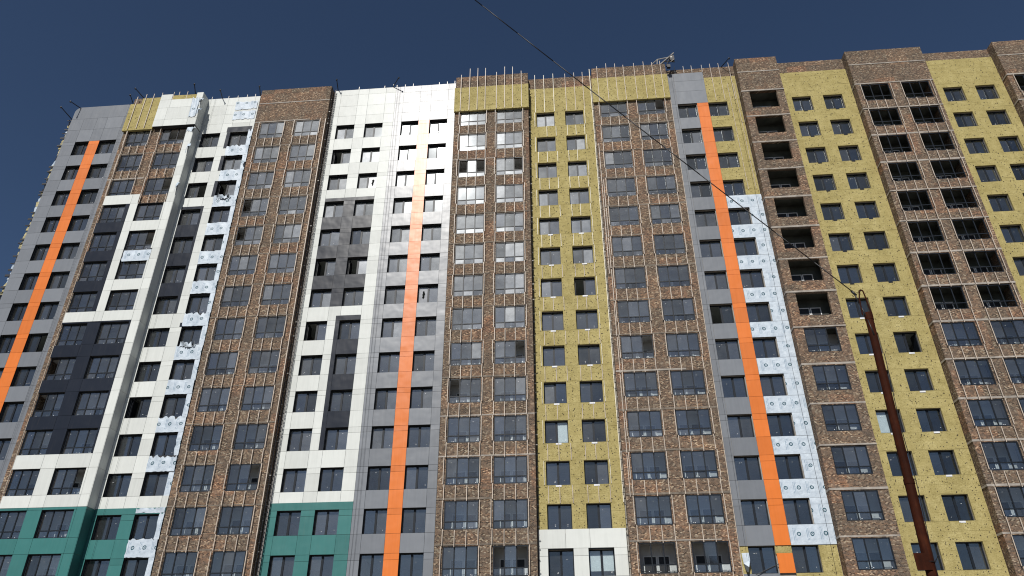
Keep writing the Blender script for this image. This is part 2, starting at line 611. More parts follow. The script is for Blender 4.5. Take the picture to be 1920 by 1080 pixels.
def opening(c, r):
    x0, x1 = COLS[c]
    if c[0] in BRICK:
        return x0, x1, ZR[r] + DZ - WHB, ZR[r] + DZ
    return x0, x1, ZR[r] - WH, ZR[r]


def holes_of(b, rows=range(1, NR + 1)):
    return [opening(c, r) for c in cols_of(b) for r in rows if seen(*opening(c, r), y=BY if b in BRICK else 0)]


# --- structure: structural walls, slabs, roof, side and back walls
for b, (x0, x1) in BAYS.items():
    if b in BRICK:
        wall_with_openings('brick_wall', x0, x1, -1.6, TOP, holes_of(b), BY, BY + 0.25, 'brick')
        mb = MB()
        mb.box(x0, x0 + 0.25, BY + 0.25, 0.6, -1.6, TOP)
        mb.box(x1 - 0.25, x1, BY + 0.25, 0.6, -1.6, TOP)
        bpart(mb, 'brick_return', M['brick'])
    else:
        y0 = 0.14
        wall_with_openings('block_wall', x0 + (0.002 if b != 'A' else 0), x1 - 0.002, -1.6, 51.2, holes_of(b), y0, y0 + 0.25,
                           'subframe' if b in 'ACEF' else 'blockwork')
        mb = MB()
        mb.box(x0 + 0.002, x1 - 0.002, 0.12, 0.40, 51.2, TOP - 0.02)
        bpart(mb, 'parapet_wall', M['brick'])

mb = MB()
for k in range(0, NR + 2):
    z = ZT + 0.28 - H * k + (0 if k else 0)
    mb2 = MB()
    mb2.box(-47.9, 46.6, 0.62, 8.0, z, z + 0.22)
    o = bpart(mb2, 'floor_slab', M['plaster'])
mb.box(-48.0, 46.7, 8.0, 8.3, -1.6, 52.0)
bpart(mb, 'rear_wall', M['darkroom'])
mb = MB()
mb.box(-48.2, -47.95, 0.39, 8.0, -1.6, TOP)
mb.box(46.65, 46.9, 0.6, 8.0, -1.6, TOP)
bpart(mb, 'end_wall', M['blockwork'])
for x in (-41.6, -34.4, -28.6, -21.65, -15.43, -9.4, -2.55, 3.5, 10.4, 16.85, 20.6, 26.85, 33.6, 39.9):
    mb = MB()
    mb.box(x - 0.1, x + 0.1, 0.63, 7.99, -1.5, 51.0)
    bpart(mb, 'partition_wall', M['darkroom'])
mb = MB()
mb.box(-47.94, 46.64, 0.63, 7.99, 51.6, 51.8)
bpart(mb, 'roof', M['concrete'])

# --- concrete floor bands showing in the brick bays (worn, each a bit different), loggia floors and back walls
for b in BRICK:
    x0, x1 = BAYS[b]
    for r in range(1, NR + 1):
        z = ZR[r] + DZ + 0.05
        proud = random.choice((0.012, 0.02, 0.045, 0.06))
        a = x0 - 0.004
        e = x1 + 0.004
        h = random.choice((0.07, 0.1, 0.13)) if b not in 'KMO' else random.choice((0.11, 0.15))
        if b == 'B' and r > 3:
            continue
        if r == 1 and b in 'BGI':
            continue
        if random.random() < 0.45 and b not in 'KM':
            e = x0 + (x1 - x0) * random.uniform(0.45, 0.9)
        if b not in 'KMO':
            proud = random.choice((0.008, 0.012, 0.03))
        piece('floor_band', a, e, BY - proud, BY + 0.02, z, z + h, 'concrete' if b in 'KMO' or random.random() < 0.15 else 'old_concrete')
for b, zz in (('D', 51.0), ('K', 51.05), ('M', 51.05), ('O', 51.05)):
    x0, x1 = BAYS[b]
    piece('floor_band', x0 - 0.004, x1 + 0.004, BY - 0.03, BY + 0.02, zz, zz + 0.1, 'concrete')

for b in 'KMO':
    x0 = BAYS[b][0]
    for r in range(1, NR + 1):
        z = ZR[r] + DZ + 0.05
        PIECES.setdefault('return_band', []).append((size_px(x0 - 0.3, x0 + 0.3, z, z + 0.14), x0 - 0.035, x0 - 0.004, BY - 0.03, 0.1, z, z + 0.13, 'concrete', 0.0))

# railing / balcony door shared meshes (loggia is 2.37 wide)
rl = MB()
for z in (0.98, 0.62):
    rl.box(-1.19, 1.19, -0.02, 0.02, z - 0.02, z + 0.02)
for x in (-1.0, -0.5, 0.0, 0.5, 1.0):
    rl.box(x - 0.015, x + 0.015, -0.015, 0.015, 0.0, 0.98)
ME_RAIL = rl.mesh('railing', M['frame'])
dr = MB()                                                  # window + door set in the loggia's back wall
for a, e, z0, z1 in ((-0.95, -0.05, 0.75, 2.1), (0.0, 0.8, 0.0, 2.1)):
    t = 0.07
    dr.box(a, a + t, -0.05, 0, z0, z1)
    dr.box(e - t, e, -0.05, 0, z0, z1)
    dr.box(a + t, e - t, -0.05, 0, z1 - t, z1)
    dr.box(a + t, e - t, -0.05, 0, z0, z0 + t)
dr.box(0.07, 0.73, -0.05, 0, 0.85, 0.95)
dr.box(0.07, 0.73, -0.04, -0.005, 0.07, 0.85)
ME_DOOR = dr.mesh('balcony_door', M['pvc'])
dg = MB()
dg.box(-0.88, -0.12, -0.03, -0.005, 0.82, 2.03)
dg.box(0.07, 0.73, -0.03, -0.005, 0.95, 2.03)
ME_DGLASS = dg.mesh('door_glass', M['black'])
for b in BRICK:
    x0, x1 = BAYS[b]
    zlo = min([h[2] for h in holes_of(b)] + [40]) - 1.2
    mb = MB()
    mb.box(x0 + 0.26, x1 - 0.26, 0.60, 0.615, zlo, 51.0)
    raw = b in 'KMO'
    split = ZR[8] - 2.6
    if raw:
        mb = MB()
        mb.box(x0 + 0.26, x1 - 0.26, 0.60, 0.615, max(zlo, split), 51.0)
        bpart(mb, 'loggia_wall', M['raw'])
        mb = MB()
        mb.box(x0 + 0.26, x1 - 0.26, 0.60, 0.615, min(zlo, split - 0.1), split - 0.002)
    bpart(mb, 'loggia_wall', M['loggia'])
    for r in range(1, NR + 1):
        if zlo < ZR[r] - 3:
            pass
        mb = MB()
        z = ZR[r] + DZ + 0.02
        mb.box(x0 + 0.26, x1 - 0.26, BY + 0.26, 0.598, z + 0.03, z + 0.2)
        bpart(mb, 'loggia_slab', M['raw' if raw and r <= 9 else 'loggia'])
    if len(cols_of(b)) > 1:
        c1, c2 = cols_of(b)
        xm = (COLS[c1][1] + COLS[c2][0]) / 2
        mb = MB()
        mb.box(xm - 0.08, xm + 0.08, BY + 0.27, 0.597, zlo, 51.0)
        bpart(mb, 'loggia_partition', M['raw' if raw else 'loggia'])

# --- glazing
OPEN = {('E1', 8): 'L', ('E1', 6): 'L', ('E2', 6): 'L', ('H2', 7): 'L', ('J1', 8): 'L', ('L2', 9): 'R', ('C1', 10): 'L', ('C1', 3): 'R',
        ('A2', 8): 'R', ('C2', 3): 'L', ('C1', 2): '', ('E1', 2): 'L'}
OPENB = {('G1', 3): (0, 2), ('G2', 3): (2,), ('G2', 9): (2,), ('G1', 10): (0,), ('I1', 9): (2,), ('I2', 1): (2,), ('B2', 1): (1, 2),
         ('B2', 3): (2,), ('B2', 5): (2,), ('B1', 9): (0,), ('B1', 10): (0,), ('B2', 12): (2,), ('K1', 9): (2,), ('D1', 4): (0,),
         ('D1', 5): (0,), ('D2', 12): (2,), ('G2', 14): (0, 2), ('I1', 14): (0, 1, 2), ('I2', 14): (0, 2)}
PAPER = {('H1', 11): 'R', ('H2', 14): 'LR', ('L1', 11): 'L'}
BRIGHT = {('F1', 5): 'L', ('E2', 5): 'L', ('E1', 5): 'R', ('H1', 7): 'L', ('F1', 9): 'R', ('F1', 10): 'L', ('E2', 8): 'L', ('H1', 10): 'R', ('H2', 10): 'R'}


def sticker_quads(mb, w_, h_, y, n, up):
    for _ in range(n):
        sx_ = random.uniform(-0.3, 0.3) * w_
        sz_ = (random.uniform(0.18, 0.32) if up else random.uniform(-0.38, -0.28)) * h_
        rr = random.uniform(0.014, 0.021)
        mb.box(sx_ - rr * 1.3, sx_ + rr * 1.3, y - 0.004, y, sz_ - rr, sz_ + rr, 1)


def pane_meshes(w_, h_, up, count=5):
    out = []
    for k in range(count):
        mb = MB()
        mb.box(-w_ / 2, w_ / 2, 0, 0.012, -h_ / 2, h_ / 2, 0)
        sticker_quads(mb, w_, h_, -0.001, random.choice((0, 1, 1, 1, 2)), up)
        out.append(mb.mesh('pane', [M['glass'], M['sticker']]))
    return out


def frame_mesh(w_, h_, bars_x, bars_z, t, d):
    mb = MB()
    mb.box(-w_ / 2, -w_ / 2 + t, 0, d, -h_ / 2, h_ / 2)
    mb.box(w_ / 2 - t, w_ / 2, 0, d, -h_ / 2, h_ / 2)
    mb.box(-w_ / 2 + t, w_ / 2 - t, 0, d, h_ / 2 - t, h_ / 2)
    mb.box(-w_ / 2 + t, w_ / 2 - t, 0, d, -h_ / 2, -h_ / 2 + t)
    for x, t2 in bars_x:
        mb.box(x - t2 / 2, x + t2 / 2, 0.003, d - 0.003, -h_ / 2 + t, h_ / 2 - t)
    for z, t2 in bars_z:
        mb.box(-w_ / 2 + t, w_ / 2 - t, 0.006, d - 0.006, z - t2 / 2, z + t2 / 2)
    return mb.mesh('frame', M['frame'])


FR, PN = {}, {}


def pick_panes(w_, h_, up):
    k = (round(w_, 2), round(h_, 2), up)
    if k not in PN:
        PN[k] = pane_meshes(w_, h_, up)
    return random.choice(PN[k])


def jagged_pane(w_, h_):
    """cracked pane with a ragged hole"""
    mb = MB()
    n = 22
    ring = []
    for i in range(n):
        t = 2 * math.pi * i / n
        c, s_ = math.cos(t), math.sin(t)
        k = min(w_ / 2 / max(1e-6, abs(c)), h_ / 2 / max(1e-6, abs(s_)))
        rr = random.uniform(0.15, 0.33)
        ring.append(((c * k, 0.0, s_ * k), (c * rr * w_ * 0.62 + 0.03, 0.0, s_ * rr * h_ + 0.02)))
    for i in range(n):
        a, b2 = ring[i], ring[(i + 1) % n]
        mb.quad(a[0], b2[0], b2[1], a[1])
    return mb.mesh('pane', M['broken'])


def casement(c, r):
    x0, x1, z0, z1 = opening(c, r)
    if not seen(x0, x1, z0, z1):
        return
    w_, h_ = x1 - x0 + 0.02, z1 - z0 + 0.02
    k = (round(w_, 2), round(h_, 2))
    if k not in FR:
        FR[k] = frame_mesh(w_, h_, [(0.0, 0.15)], [], 0.075, 0.09)
    dep = 0.255 if c[0] in 'HLN' else 0.275
    win = link('window', FR[k], B, Vector(((x0 + x1) / 2, dep, (z0 + z1) / 2)) - BO)
    pw, ph = w_ / 2 - 0.15, h_ - 0.15
    for s_, nm in ((-1, 'L'), (1, 'R')):
        if OPEN.get((c, r)) == nm:
            # sash folded into the room
            sash = MB()
            sash.box(0, 0.05, 0.0, pw, -ph / 2, ph / 2)
            link('open_sash', sash.mesh('open_sash', M['frame']), win, (s_ * (0.075 + pw) if nm == 'R' else -0.075 - pw, 0.1, 0))
            continue
        xc = s_ * (0.075 + pw / 2)
        if (c, r) == ('F2', 7) and nm == 'L':
            link('pane', jagged_pane(pw, ph), win, (xc, 0.045, 0))
            continue
        if (c, r) == ('E2', 3) and nm == 'R':
            link('pane', jagged_pane(pw, ph), win, (xc, 0.045, 0))
            continue
        up = random.random() < 0.35
        rot = (random.gauss(0, 0.007), 0, random.gauss(0, 0.007))
        yy = 0.045
        if nm in BRIGHT.get((c, r), '') :
            rot = (random.uniform(-0.03, 0.03), 0, s_ * random.uniform(0.05, 0.09))
            yy = 0.0
        link('pane', pick_panes(pw, ph, up), win, (xc, yy, 0), rot)
        if nm in PAPER.get((c, r), ''):
            pm = MB()
            pm.box(-pw / 2, pw / 2, 0, 0.01, -ph / 2 + (0.3 if c == 'H2' else 0.06), ph / 2)
            link('paper_sheet', pm.mesh('paper_sheet', M['paper']), win, (xc, 0.075, 0))
    return win


def loggia(c, r):
    x0, x1, z0, z1 = opening(c, r)
    if not seen(x0, x1, z0, z1, BY):
        return
    w_, h_ = x1 - x0, z1 - z0
    xc, zc = (x0 + x1) / 2, (z0 + z1) / 2
    floor = ZR[r] - 2.5
    # railing inside and the door set in the back wall
    clad = c[0] == 'B' and (r > 3)
    rail = link('railing', ME_RAIL, B, Vector((xc, BY + 0.36, floor)) - BO)
    door = link('balcony_door', ME_DOOR, B, Vector((xc + (0.1 if c[1] == '1' else -0.05), 0.597, floor)) - BO)
    if c[1] == '2':
        door.scale = (-1, 1, 1)
    link('door_glass', ME_DGLASS, door)
    glazed = not (c[0] in 'K' and r <= 8)
    if not glazed:
        return
    no_glass = c[0] in 'MO' and r <= 8
    zt_ = -h_ / 2 + 0.53
    k = (round(w_, 2), round(h_, 2), 'L')
    if k not in FR:
        FR[k] = frame_mesh(w_, h_, [(-w_ / 6 - 0.005, 0.075), (w_ / 6 + 0.005, 0.075)], [(zt_, 0.07)], 0.07, 0.08)
    y = -0.72 if not clad else -0.80
    win = link('balcony_glazing', FR[k], B, Vector((xc, y, zc)) - BO)
    if no_glass:
        return
    xs = [-w_ / 2 + 0.07, -w_ / 6 - 0.0425, -w_ / 6 + 0.0325, w_ / 6 - 0.0325, w_ / 6 + 0.0425, w_ / 2 - 0.07]
    for i in range(3):
        pw = xs[2 * i + 1] - xs[2 * i]
        px_ = (xs[2 * i + 1] + xs[2 * i]) / 2
        ph = h_ / 2 - 0.07 - zt_ - 0.035
        pz = (h_ / 2 - 0.07 + zt_ + 0.035) / 2
        if i not in OPENB.get((c, r), ()):
            link('pane', pick_panes(pw, ph, True), win, (px_, 0.04, pz), (random.gauss(0, 0.007), 0, random.gauss(0, 0.007)))
        lh = zt_ - 0.035 + h_ / 2 - 0.07
        link('pane', pick_panes(pw, lh, False), win, (px_, 0.04, (zt_ - 0.035 - h_ / 2 + 0.07) / 2), (random.gauss(0, 0.007), 0, random.gauss(0, 0.007)))
    return win


for c in COLS:
    for r in range(1, NR + 1):
        (loggia if c[0] in BRICK else casement)(c, r)

# --- sheet-metal cladding
GAP = 0.0085


def clad(name, x0, x1, z0, z1, y, mat, t=0.03, tilt=0.0035):
    piece(name, x0 + GAP, x1 - GAP, y, y + t, z0 + GAP, z1 - GAP, mat, tilt)


NAME = {'white': 'white_panel', 'grey': 'grey_panel', 'dark': 'dark_panel', 'orange': 'orange_panel', 'teal': 'teal_panel'}


def cpanel(x0, x1, z0, z1, y, mat, tilt=0.0035):
    if seen(x0, x1, z0, z1, y, 0.05):
        clad(NAME[mat], x0, x1, z0, z1, y, mat, tilt=0.001 if mat == 'dark' else tilt)


def clad_bay(X0, X1, wins, colour, ztop, parapet_z, zlast=ZB, y=0.0, span_breaks=None, upto=NR):
    """wins: (x0, x1) openings; colour(xmid, zmid, row, zone) -> finish or None"""
    xs = [X0]
    for a, e in wins:
        xs += [a, e]
    xs.append(X1)
    for r in range(1, upto + 1):
        z = ZR[r]
        for i in range(len(xs) - 1):
            a, e = xs[i], xs[i + 1]
            if e - a < 0.05:
                continue
            is_win = i % 2 == 1
            if not is_win:
                for z0, z1 in ((z - WH, z - 0.42), (z - 0.42, z)):
                    m = colour((a + e) / 2, (z0 + z1) / 2, r, 'pier')
                    if m:
                        cpanel(a, e, z0, z1, y, m)
            m = colour((a + e) / 2, z - 2.3, r, 'span')
            if m:
                cpanel(a, e, z - H, z - WH, y, m)
    zz = [ZR[1]] + parapet_z + [ztop]
    for k in range(len(zz) - 1):
        for i in range(len(xs) - 1):
            m = colour((xs[i] + xs[i + 1]) / 2, (zz[k] + zz[k + 1]) / 2, 0, 'top')
            if m:
                cpanel(xs[i], xs[i + 1], zz[k], zz[k + 1], y, m)


# A: grey with the orange stripe
clad_bay(-48.2, -42.62, [COLS['A1'], COLS['A2']],
         lambda x, z, r, zone: 'orange' if (-45.5 < x < -44.4 and r > 0) else 'grey', 51.35, [49.88])
clad_bay(-42.62, -41.65, [], lambda x, z, r, zone: 'grey', 52.9, [49.88, 51.35])
# rounded top corner panel of A
cr = MB()
pts = [(-42.63, 51.36), (-42.63, 52.93), (-47.62, 52.93)]
for k in range(1, 7):
    t = math.pi / 2 * k / 6
    pts.append((-47.62 - 0.56 * math.sin(t), 52.93 - 0.62 * (1 - math.cos(t))))
pts.append((-48.18, 51.36))
n = len(pts)
cr.v = [(x, 0.0, z) for x, z in pts] + [(x, 0.03, z) for x, z in pts]
cr.f = [tuple(range(n))[::-1], tuple(range(n, 2 * n))] + [(i, (i + 1) % n, n + (i + 1) % n, n + i) for i in range(n)]
cr.m = [0] * len(cr.f)
bpart(cr, 'rounded_panel', M['grey'])


# C: white, one dark block of four storeys; the right strip still under membrane
def c_col(x, z, r, zone):
    if x > -29.5 and r > 0 and not (zone == 'span' and r in (12, 14)):
        return None
    if zone == 'span' and x > -31.28 and r in range(1, 12):
        return None
    if r >= 13 and zone == 'span' and x > -31.28:
        return None
    if r >= 13 or (r == 12 and zone == 'none'):
        return 'teal'
    if zone == 'span' and -34.09 < x < -32.27 and r in (4, 5, 6):
        return 'dark'
    return 'white'


clad_bay(-34.39, -29.06, [COLS['C1'], COLS['C2']], c_col, 52.9, [49.5, 50.7, 51.9])
# E: white with dark blocks, teal foot
E_L = -21.46


def e_col(x, z, r, zone):
    if r >= 13:
        return 'teal'
    if -20.85 < x < -16.4 and ((zone == 'pier' and r in (4, 5, 6, 7)) or (zone == 'span' and r in (4, 5, 6))):
        return 'dark'
    if -18.11 < x < -16.4 and zone == 'span' and r in (8, 9, 10):
        return 'dark'
    return 'white'


clad_bay(E_L, -15.43, [COLS['E1'], COLS['E2']], e_col, 52.9, [49.48, 50.74, 52.2])
clad_bay(-15.43, -9.55, [COLS['F1'], COLS['F2']],
         lambda x, z, r, zone: 'orange' if (-13.0 < x < -11.9 and r > 0) else 'grey', 52.88, [49.48, 50.74, 52.1])


# facing strips of another colour laid over the white (they overlap the joints, a little proud)
def strip(x0, x1, z0, z1, mat, y=0.0):
    clad(NAME[mat], x0, x1, z0, z1, y - 0.012, mat, t=0.008)


strip(-20.85, -16.4, ZR[4], ZR[4] + 0.36, 'dark')
strip(-18.46, -16.4, ZR[8], ZR[8] + 0.44, 'dark')
strip(-18.46, -18.11, ZR[11] - WH, ZR[8], 'dark')
strip(-34.09, -32.02, ZR[4], ZR[4] + 0.30, 'dark')
strip(-32.27, -32.02, ZR[7] - WH, ZR[4], 'dark')
strip(-31.68, -29.2, ZR[1] + 0.02, ZR[1] + 0.66, 'dark')
strip(-31.62, -31.28, ZR[1] - WH - 0.3, ZR[1], 'dark')
for r in (2, 3):
    strip(-31.6, -31.28, ZR[r] - WH, ZR[r] + 0.1, 'dark')
strip(-31.5, -29.4, ZR[8] + 0.02, ZR[8] + 0.42, 'dark')
strip(E_L, -15.43, ZR[13] + 0.0, 12.88, 'teal')
strip(-34.39, -29.06, ZR[13] + 0.0, 12.8, 'teal')

# J: grey and orange on the left part only
J0, J1_, JS, JE = 10.62, 12.90, 13.92, 16.83


def j_col(x, z, r, zone):
    if r == 14:
        return 'grey' if (zone == 'span') else None
    return 'orange' if x > J1_ and r > 0 else 'grey'


clad_bay(J0, JS, [COLS['J1']], lambda x, z, r, zone: None, 52.2, [])
for r in range(1, NR + 1):
    z = ZR[r]
    if r < 14:
        for a, e in ((J0, 11.16),):
            for z0, z1 in ((z - WH, z - 0.42), (z - 0.42, z), (z - H, z - WH)):
                cpanel(a, e, z0, z1, 0, 'grey')
        cpanel(11.16, J1_, z - H, z - WH, 0, 'grey')
        for z0, z1 in ((z - WH, z - 0.42), (z - 0.42, z), (z - H, z - WH)):
            cpanel(J1_, JS, z0, z1, 0, 'orange')
cpanel(11.16, J1_, ZR[14] - H, ZR[14] - WH, 0, 'grey')
cpanel(J0, 11.16, ZR[14] - H, ZR[14] - WH, 0, 'grey')
cpanel(J1_, JS, ZR[14] - WH, ZR[14] - 0.47, 0, 'orange')
for z0, z1 in ((ZR[1], 49.9), (49.9, 51.2), (51.2, 52.22)):
    cpanel(J0, 11.16, z0, z1, 0, 'grey')
    cpanel(11.16, JS, z0, z1, 0, 'grey')

# H foot: white cladding from the thirteenth sill down
HZ = ZR[13] - WH
for a, e in ((-2.48, -0.67), (-0.67, 0.95), (0.95, 3.36)):
    cpanel(a, e, ZR[14] + 0.06, HZ, -0.15, 'white')
for a, e in ((-2.48, -1.86), (-0.18, 0.81), (2.49, 3.36)):
    cpanel(a, e, ZR[14] - WH, ZR[14] - 0.42, -0.15, 'white')
    cpanel(a, e, ZR[14] - 0.42, ZR[14] + 0.06, -0.15, 'white')
for a, e in ((-2.48, -0.18), (-0.18, 0.81), (0.81, 3.36)):
    cpanel(a, e, ZR[14] - H, ZR[14] - WH, -0.15, 'white')
mb = MB()
for a, e in ((-1.88, -1.85), (-0.19, -0.16), (0.79, 0.82), (2.48, 2.51)):
    mb.box(a, e, -0.118, 0.25, ZR[14] - WH, ZR[14] + 0.05)
for a, e in ((-1.85, -0.19), (0.82, 2.48)):
    mb.box(a, e, -0.118, 0.25, ZR[14] + 0.02, ZR[14] + 0.05)
bpart(mb, 'window_reveal', M['frame'])

# B: parapet and right edge white, dark blocks, white grid, teal foot (its cladding stands 0.26 m off the brick)
BYC = -1.0
B1, B2 = COLS['B1'], COLS['B2']


def bw(r):
    return ZR[r] + DZ - WHB, ZR[r] + DZ


PR = -35.10                                               # left edge of the white corner column
for r in range(1, NR + 1):
    lo, hi = bw(r)
    m = 'teal' if r >= 13 else 'white'
    top = hi if r != 13 else 12.75
    if r == 1:
        top = 48.2
    cpanel(PR, -34.41, lo, top if r != 13 else 12.75, BYC, m)
    nx = ZR[r + 1] + DZ if r < NR else lo - 1.06
    if r == 12:
        cpanel(PR, -34.41, 12.75, lo, BYC, 'white')
    else:
        cpanel(PR, -34.41, nx, lo, BYC, m)
    if r <= 3:
        continue
    if 4 <= r <= 7:
        cpanel(-41.0, B1[0], lo, hi, BYC, 'dark')
        cpanel(B1[1], -38.4, lo, hi, BYC, 'dark')
        cpanel(-38.4, B2[0], lo, hi, BYC, 'white')
        cpanel(B2[1], PR, lo, hi, BYC, 'white')
        if r < 7:
            cpanel(-41.0, -38.4, nx, lo, BYC, 'dark')
        else:
            cpanel(-41.0, -38.4, nx + 0.12, lo, BYC, 'white')
        if r == 7:
            cpanel(-38.4, B2[0], nx + 0.12, lo, BYC, 'white')
            cpanel(B2[0], PR, nx + 0.12, lo, BYC, 'white')
            cpanel(-41.0, PR, nx, nx + 0.12, BYC, 'dark')
        else:
            cpanel(-38.4, B2[0], nx, lo, BYC, 'white')
            if r != 5:
                cpanel(B2[0], PR, nx, lo, BYC, 'white')
    elif 8 <= r <= 11:
        cpanel(-41.0, B1[0], lo, hi, BYC, 'dark')
        cpanel(B1[1], B2[0], lo, hi, BYC, 'dark')
        cpanel(B2[1], PR, lo, hi, BYC, 'dark')
        if r < 11:
            for a, e in ((-41.0, B1[1]), (B1[1], B2[0]), (B2[0], PR)):
                cpanel(a, e, nx, lo, BYC, 'dark')
        else:
            for a, e in ((-41.0, B1[1]), (B1[1], B2[0]), (B2[0], PR)):
                cpanel(a, e, nx, lo, BYC, 'white')
    else:
        m = 'white' if r == 12 else 'teal'
        cpanel(-41.0, B1[0], lo, hi, BYC, m)
        cpanel(B1[1], B2[0], lo, hi, BYC, m)
        cpanel(B2[1], PR, lo, hi, BYC, m)
        for a, e in ((-41.0, B1[1]), (B1[1], B2[0]), (B2[0], PR)):
            if r == 12:
                cpanel(a, e, 12.75, lo, BYC, 'white')
                cpanel(a, e, hi - H, 12.75, BYC, 'teal')
            else:
                cpanel(a, e, nx, lo, BYC, 'teal')
cpanel(PR, -34.41, bw(13)[1], 12.75, BYC, 'teal')
# white band over the fourth storey on the left, brick still showing on the right
cpanel(-41.0, -38.4, ZR[4] + DZ, bw(3)[0] - 0.02, BYC, 'white')
cpanel(-38.4, -37.72, ZR[4] + DZ, bw(3)[0] - 0.02, BYC, 'white')
# subframe behind the cladding so that no light shows through
mb = MB()
holesB = [opening(c, r) for c in ('B1', 'B2') for r in range(4, NR + 1)]
wall_with_openings('cladding_backing', -40.98, -34.45, 5.4, bw(4)[1] + 0.02, holesB, BYC + 0.05, BY - 0.02, 'subframe')
mb.box(-35.08, -34.45, BYC + 0.05, BY - 0.004, bw(4)[1] + 0.03, 48.2)
bpart(mb, 'column_backing', M['subframe'])
# side of the B bay: white above, teal below
zs = [5.4] + [bw(r)[1] for r in range(NR, 0, -1)]
zs = sorted([z for z in zs if z < 48.0] + [12.75, 48.55])
for a, e in zip(zs[:-1], zs[1:]):
    m = 'teal' if e <= 12.76 else 'white'
    PIECES.setdefault(NAME[m], []).append((size_px(-34.9, -34.4, a, e, -0.5), -34.409, -34.379, BYC + 0.012, -0.012, a + GAP, e - GAP, m, 0.0))
# parapet of B: wool on the left, white on the right, standing a little further out
BP = -1.15
for z0, z1 in ((48.6, 49.42), (49.42, 50.95), (50.95, 52.02)):
    br = {48.6: [-38.6, -37.55, -35.2, -34.35], 49.42: [-38.6, -37.55, -35.2, -34.35], 50.95: [-38.6, -37.45, -35.2, -34.35]}[z0]
    for a, e in zip(br[:-1], br[1:]):
        cpanel(a, e, z0, z1, BP, 'white')
cpanel(-38.6, -37.45, 52.02, 52.75, BP, 'white')
cpanel(-34.98, -34.35, 52.02, 52.75, BP, 'white')
for a, e in ((48.6, 49.42), (49.42, 50.95), (50.95, 52.75)):
    PIECES.setdefault('white_panel', []).append((size_px(-34.9, -34.4, a, e, -0.5), -34.362, -34.332, BP + 0.012, -0.012 if a > 49 else -0.03, a + GAP, e - GAP, 'white', 0.0))
mb = MB()
mb.box(-38.55, -34.4, BP + 0.04, BY - 0.01, 48.62, 51.95)
mb.box(-38.55, -34.37, BP + 0.002, BY - 0.01, 48.58, 48.6)
bpart(mb, 'parapet_backing', M['subframe'])


# --- mineral wool: boards laid in bond, cut round the openings
DOW = []


def cut(rect, holes):
    out = [rect]
    for h in holes:
        nxt = []
        for (a, e, c, d) in out:
            if h[1] <= a or h[0] >= e or h[3] <= c or h[2] >= d:
                nxt.append((a, e, c, d))
                continue
            if c < h[2]:
                nxt.append((a, e, c, h[2]))
            if d > h[3]:
                nxt.append((a, e, h[3], d))
            c2, d2 = max(c, h[2]), min(d, h[3])
            if a < h[0]:
                nxt.append((a, h[0], c2, d2))
            if e > h[1]:
                nxt.append((h[1], e, c2, d2))
        out = nxt
    return out


def boards(X0, X1, z0, z1, holes, y, thick, dens=1.0):
    row = 0
    z = z1
    while z > z0 + 0.02:
        zb = max(z0, z - 0.6)
        x = X0 - (0.6 if row % 2 else 0.0) - random.uniform(0, 0.12)
        while x < X1:
            a, e = max(x, X0), min(x + 1.2, X1)
            x += 1.2
            if e - a < 0.04:
                continue
            j = random.uniform(-0.010, 0.006)
            for (p, q, s_, t) in cut((a, e, zb, z), holes):
                if seen(p, q, s_, t, y):
                    piece('insulation_board', p + 0.001, q - 0.001, y + j, y + thick, s_ + 0.003, t - 0.003, 'wool')
            for _ in range(int((e - a) * 4.2 * dens + random.random())):
                dx, dz_ = random.uniform(a + 0.05, e - 0.05), random.uniform(zb + 0.05, z - 0.05)
                if not any(h[0] - 0.06 < dx < h[1] + 0.06 and h[2] - 0.06 < dz_ < h[3] + 0.06 for h in holes) and seen(dx, dx + .1, dz_, dz_ + .1, y):
                    DOW.append((dx, y + j, dz_))
        z = zb
        row += 1


def wool_holes(b):
    return holes_of(b)


boards(-2.47, 3.40, HZ, 51.4, wool_holes('H'), 0.0, 0.14, 1.5)
boards(20.66, 26.82, ZB + 1.5, 51.4, wool_holes('L'), 0.0, 0.14, 1.25)
boards(33.66, 39.87, 12.0, 51.75, wool_holes('N'), 0.0, 0.14, 1.15)
jh = [opening('J2', r) for r in range(1, NR + 1)] + [opening('J1', 14)]
boards(JS + 0.01, 16.80, 37.0, 51.48, jh, 0.03, 0.11)
boards(JS + 0.01, 16.80, 5.5, 9.5, jh, 0.03, 0.11)
boards(JS - 1.05, JS, 8.8, 9.5, jh, 0.06, 0.08)
boards(J0, 11.16, 5.5, 9.5, jh, 0.05, 0.09)
boards(-9.46, -2.5, 48.22, 51.25, [], -0.95, 0.2, 0.8)
boards(3.42, 10.42, 48.34, 51.33, [], -0.95, 0.2, 1.15)
boards(-41.66, -40.55, 48.46, 51.9, [], BYC, 0.25, 0.8)
boards(-40.55, -38.64, 48.46, 52.58, [], BYC, 0.25, 0.8)
boards(-37.4, -35.0, 52.0, 52.62, [], BP + 0.08, 0.2, 0.4)
mb = MB()
for x, y, z in DOW:
    r_ = random.uniform(0.022, 0.040)
    n = len(mb.v)
    d = random.uniform(0.012, 0.045)
    mb.v.append((x, y - d, z))
    for i in range(5):
        t = 2 * math.pi * i / 5
        mb.v.append((x + r_ * math.cos(t), y - d * 0.6, z + r_ * math.sin(t)))
    for i in range(5):
        mb.v.append((x + r_ * 0.5 * math.cos(2 * math.pi * i / 5), y + 0.01, z + r_ * 0.5 * math.sin(2 * math.pi * i / 5)))
    for i in range(5):
        j = (i + 1) % 5
        mb.f += [(n, n + 1 + i, n + 1 + j), (n + 1 + i, n + 6 + i, n + 6 + j, n + 1 + j)]
        mb.m += [0, 0]
bpart(mb, 'fixing_dowels', M['dowel'], 'stuff')

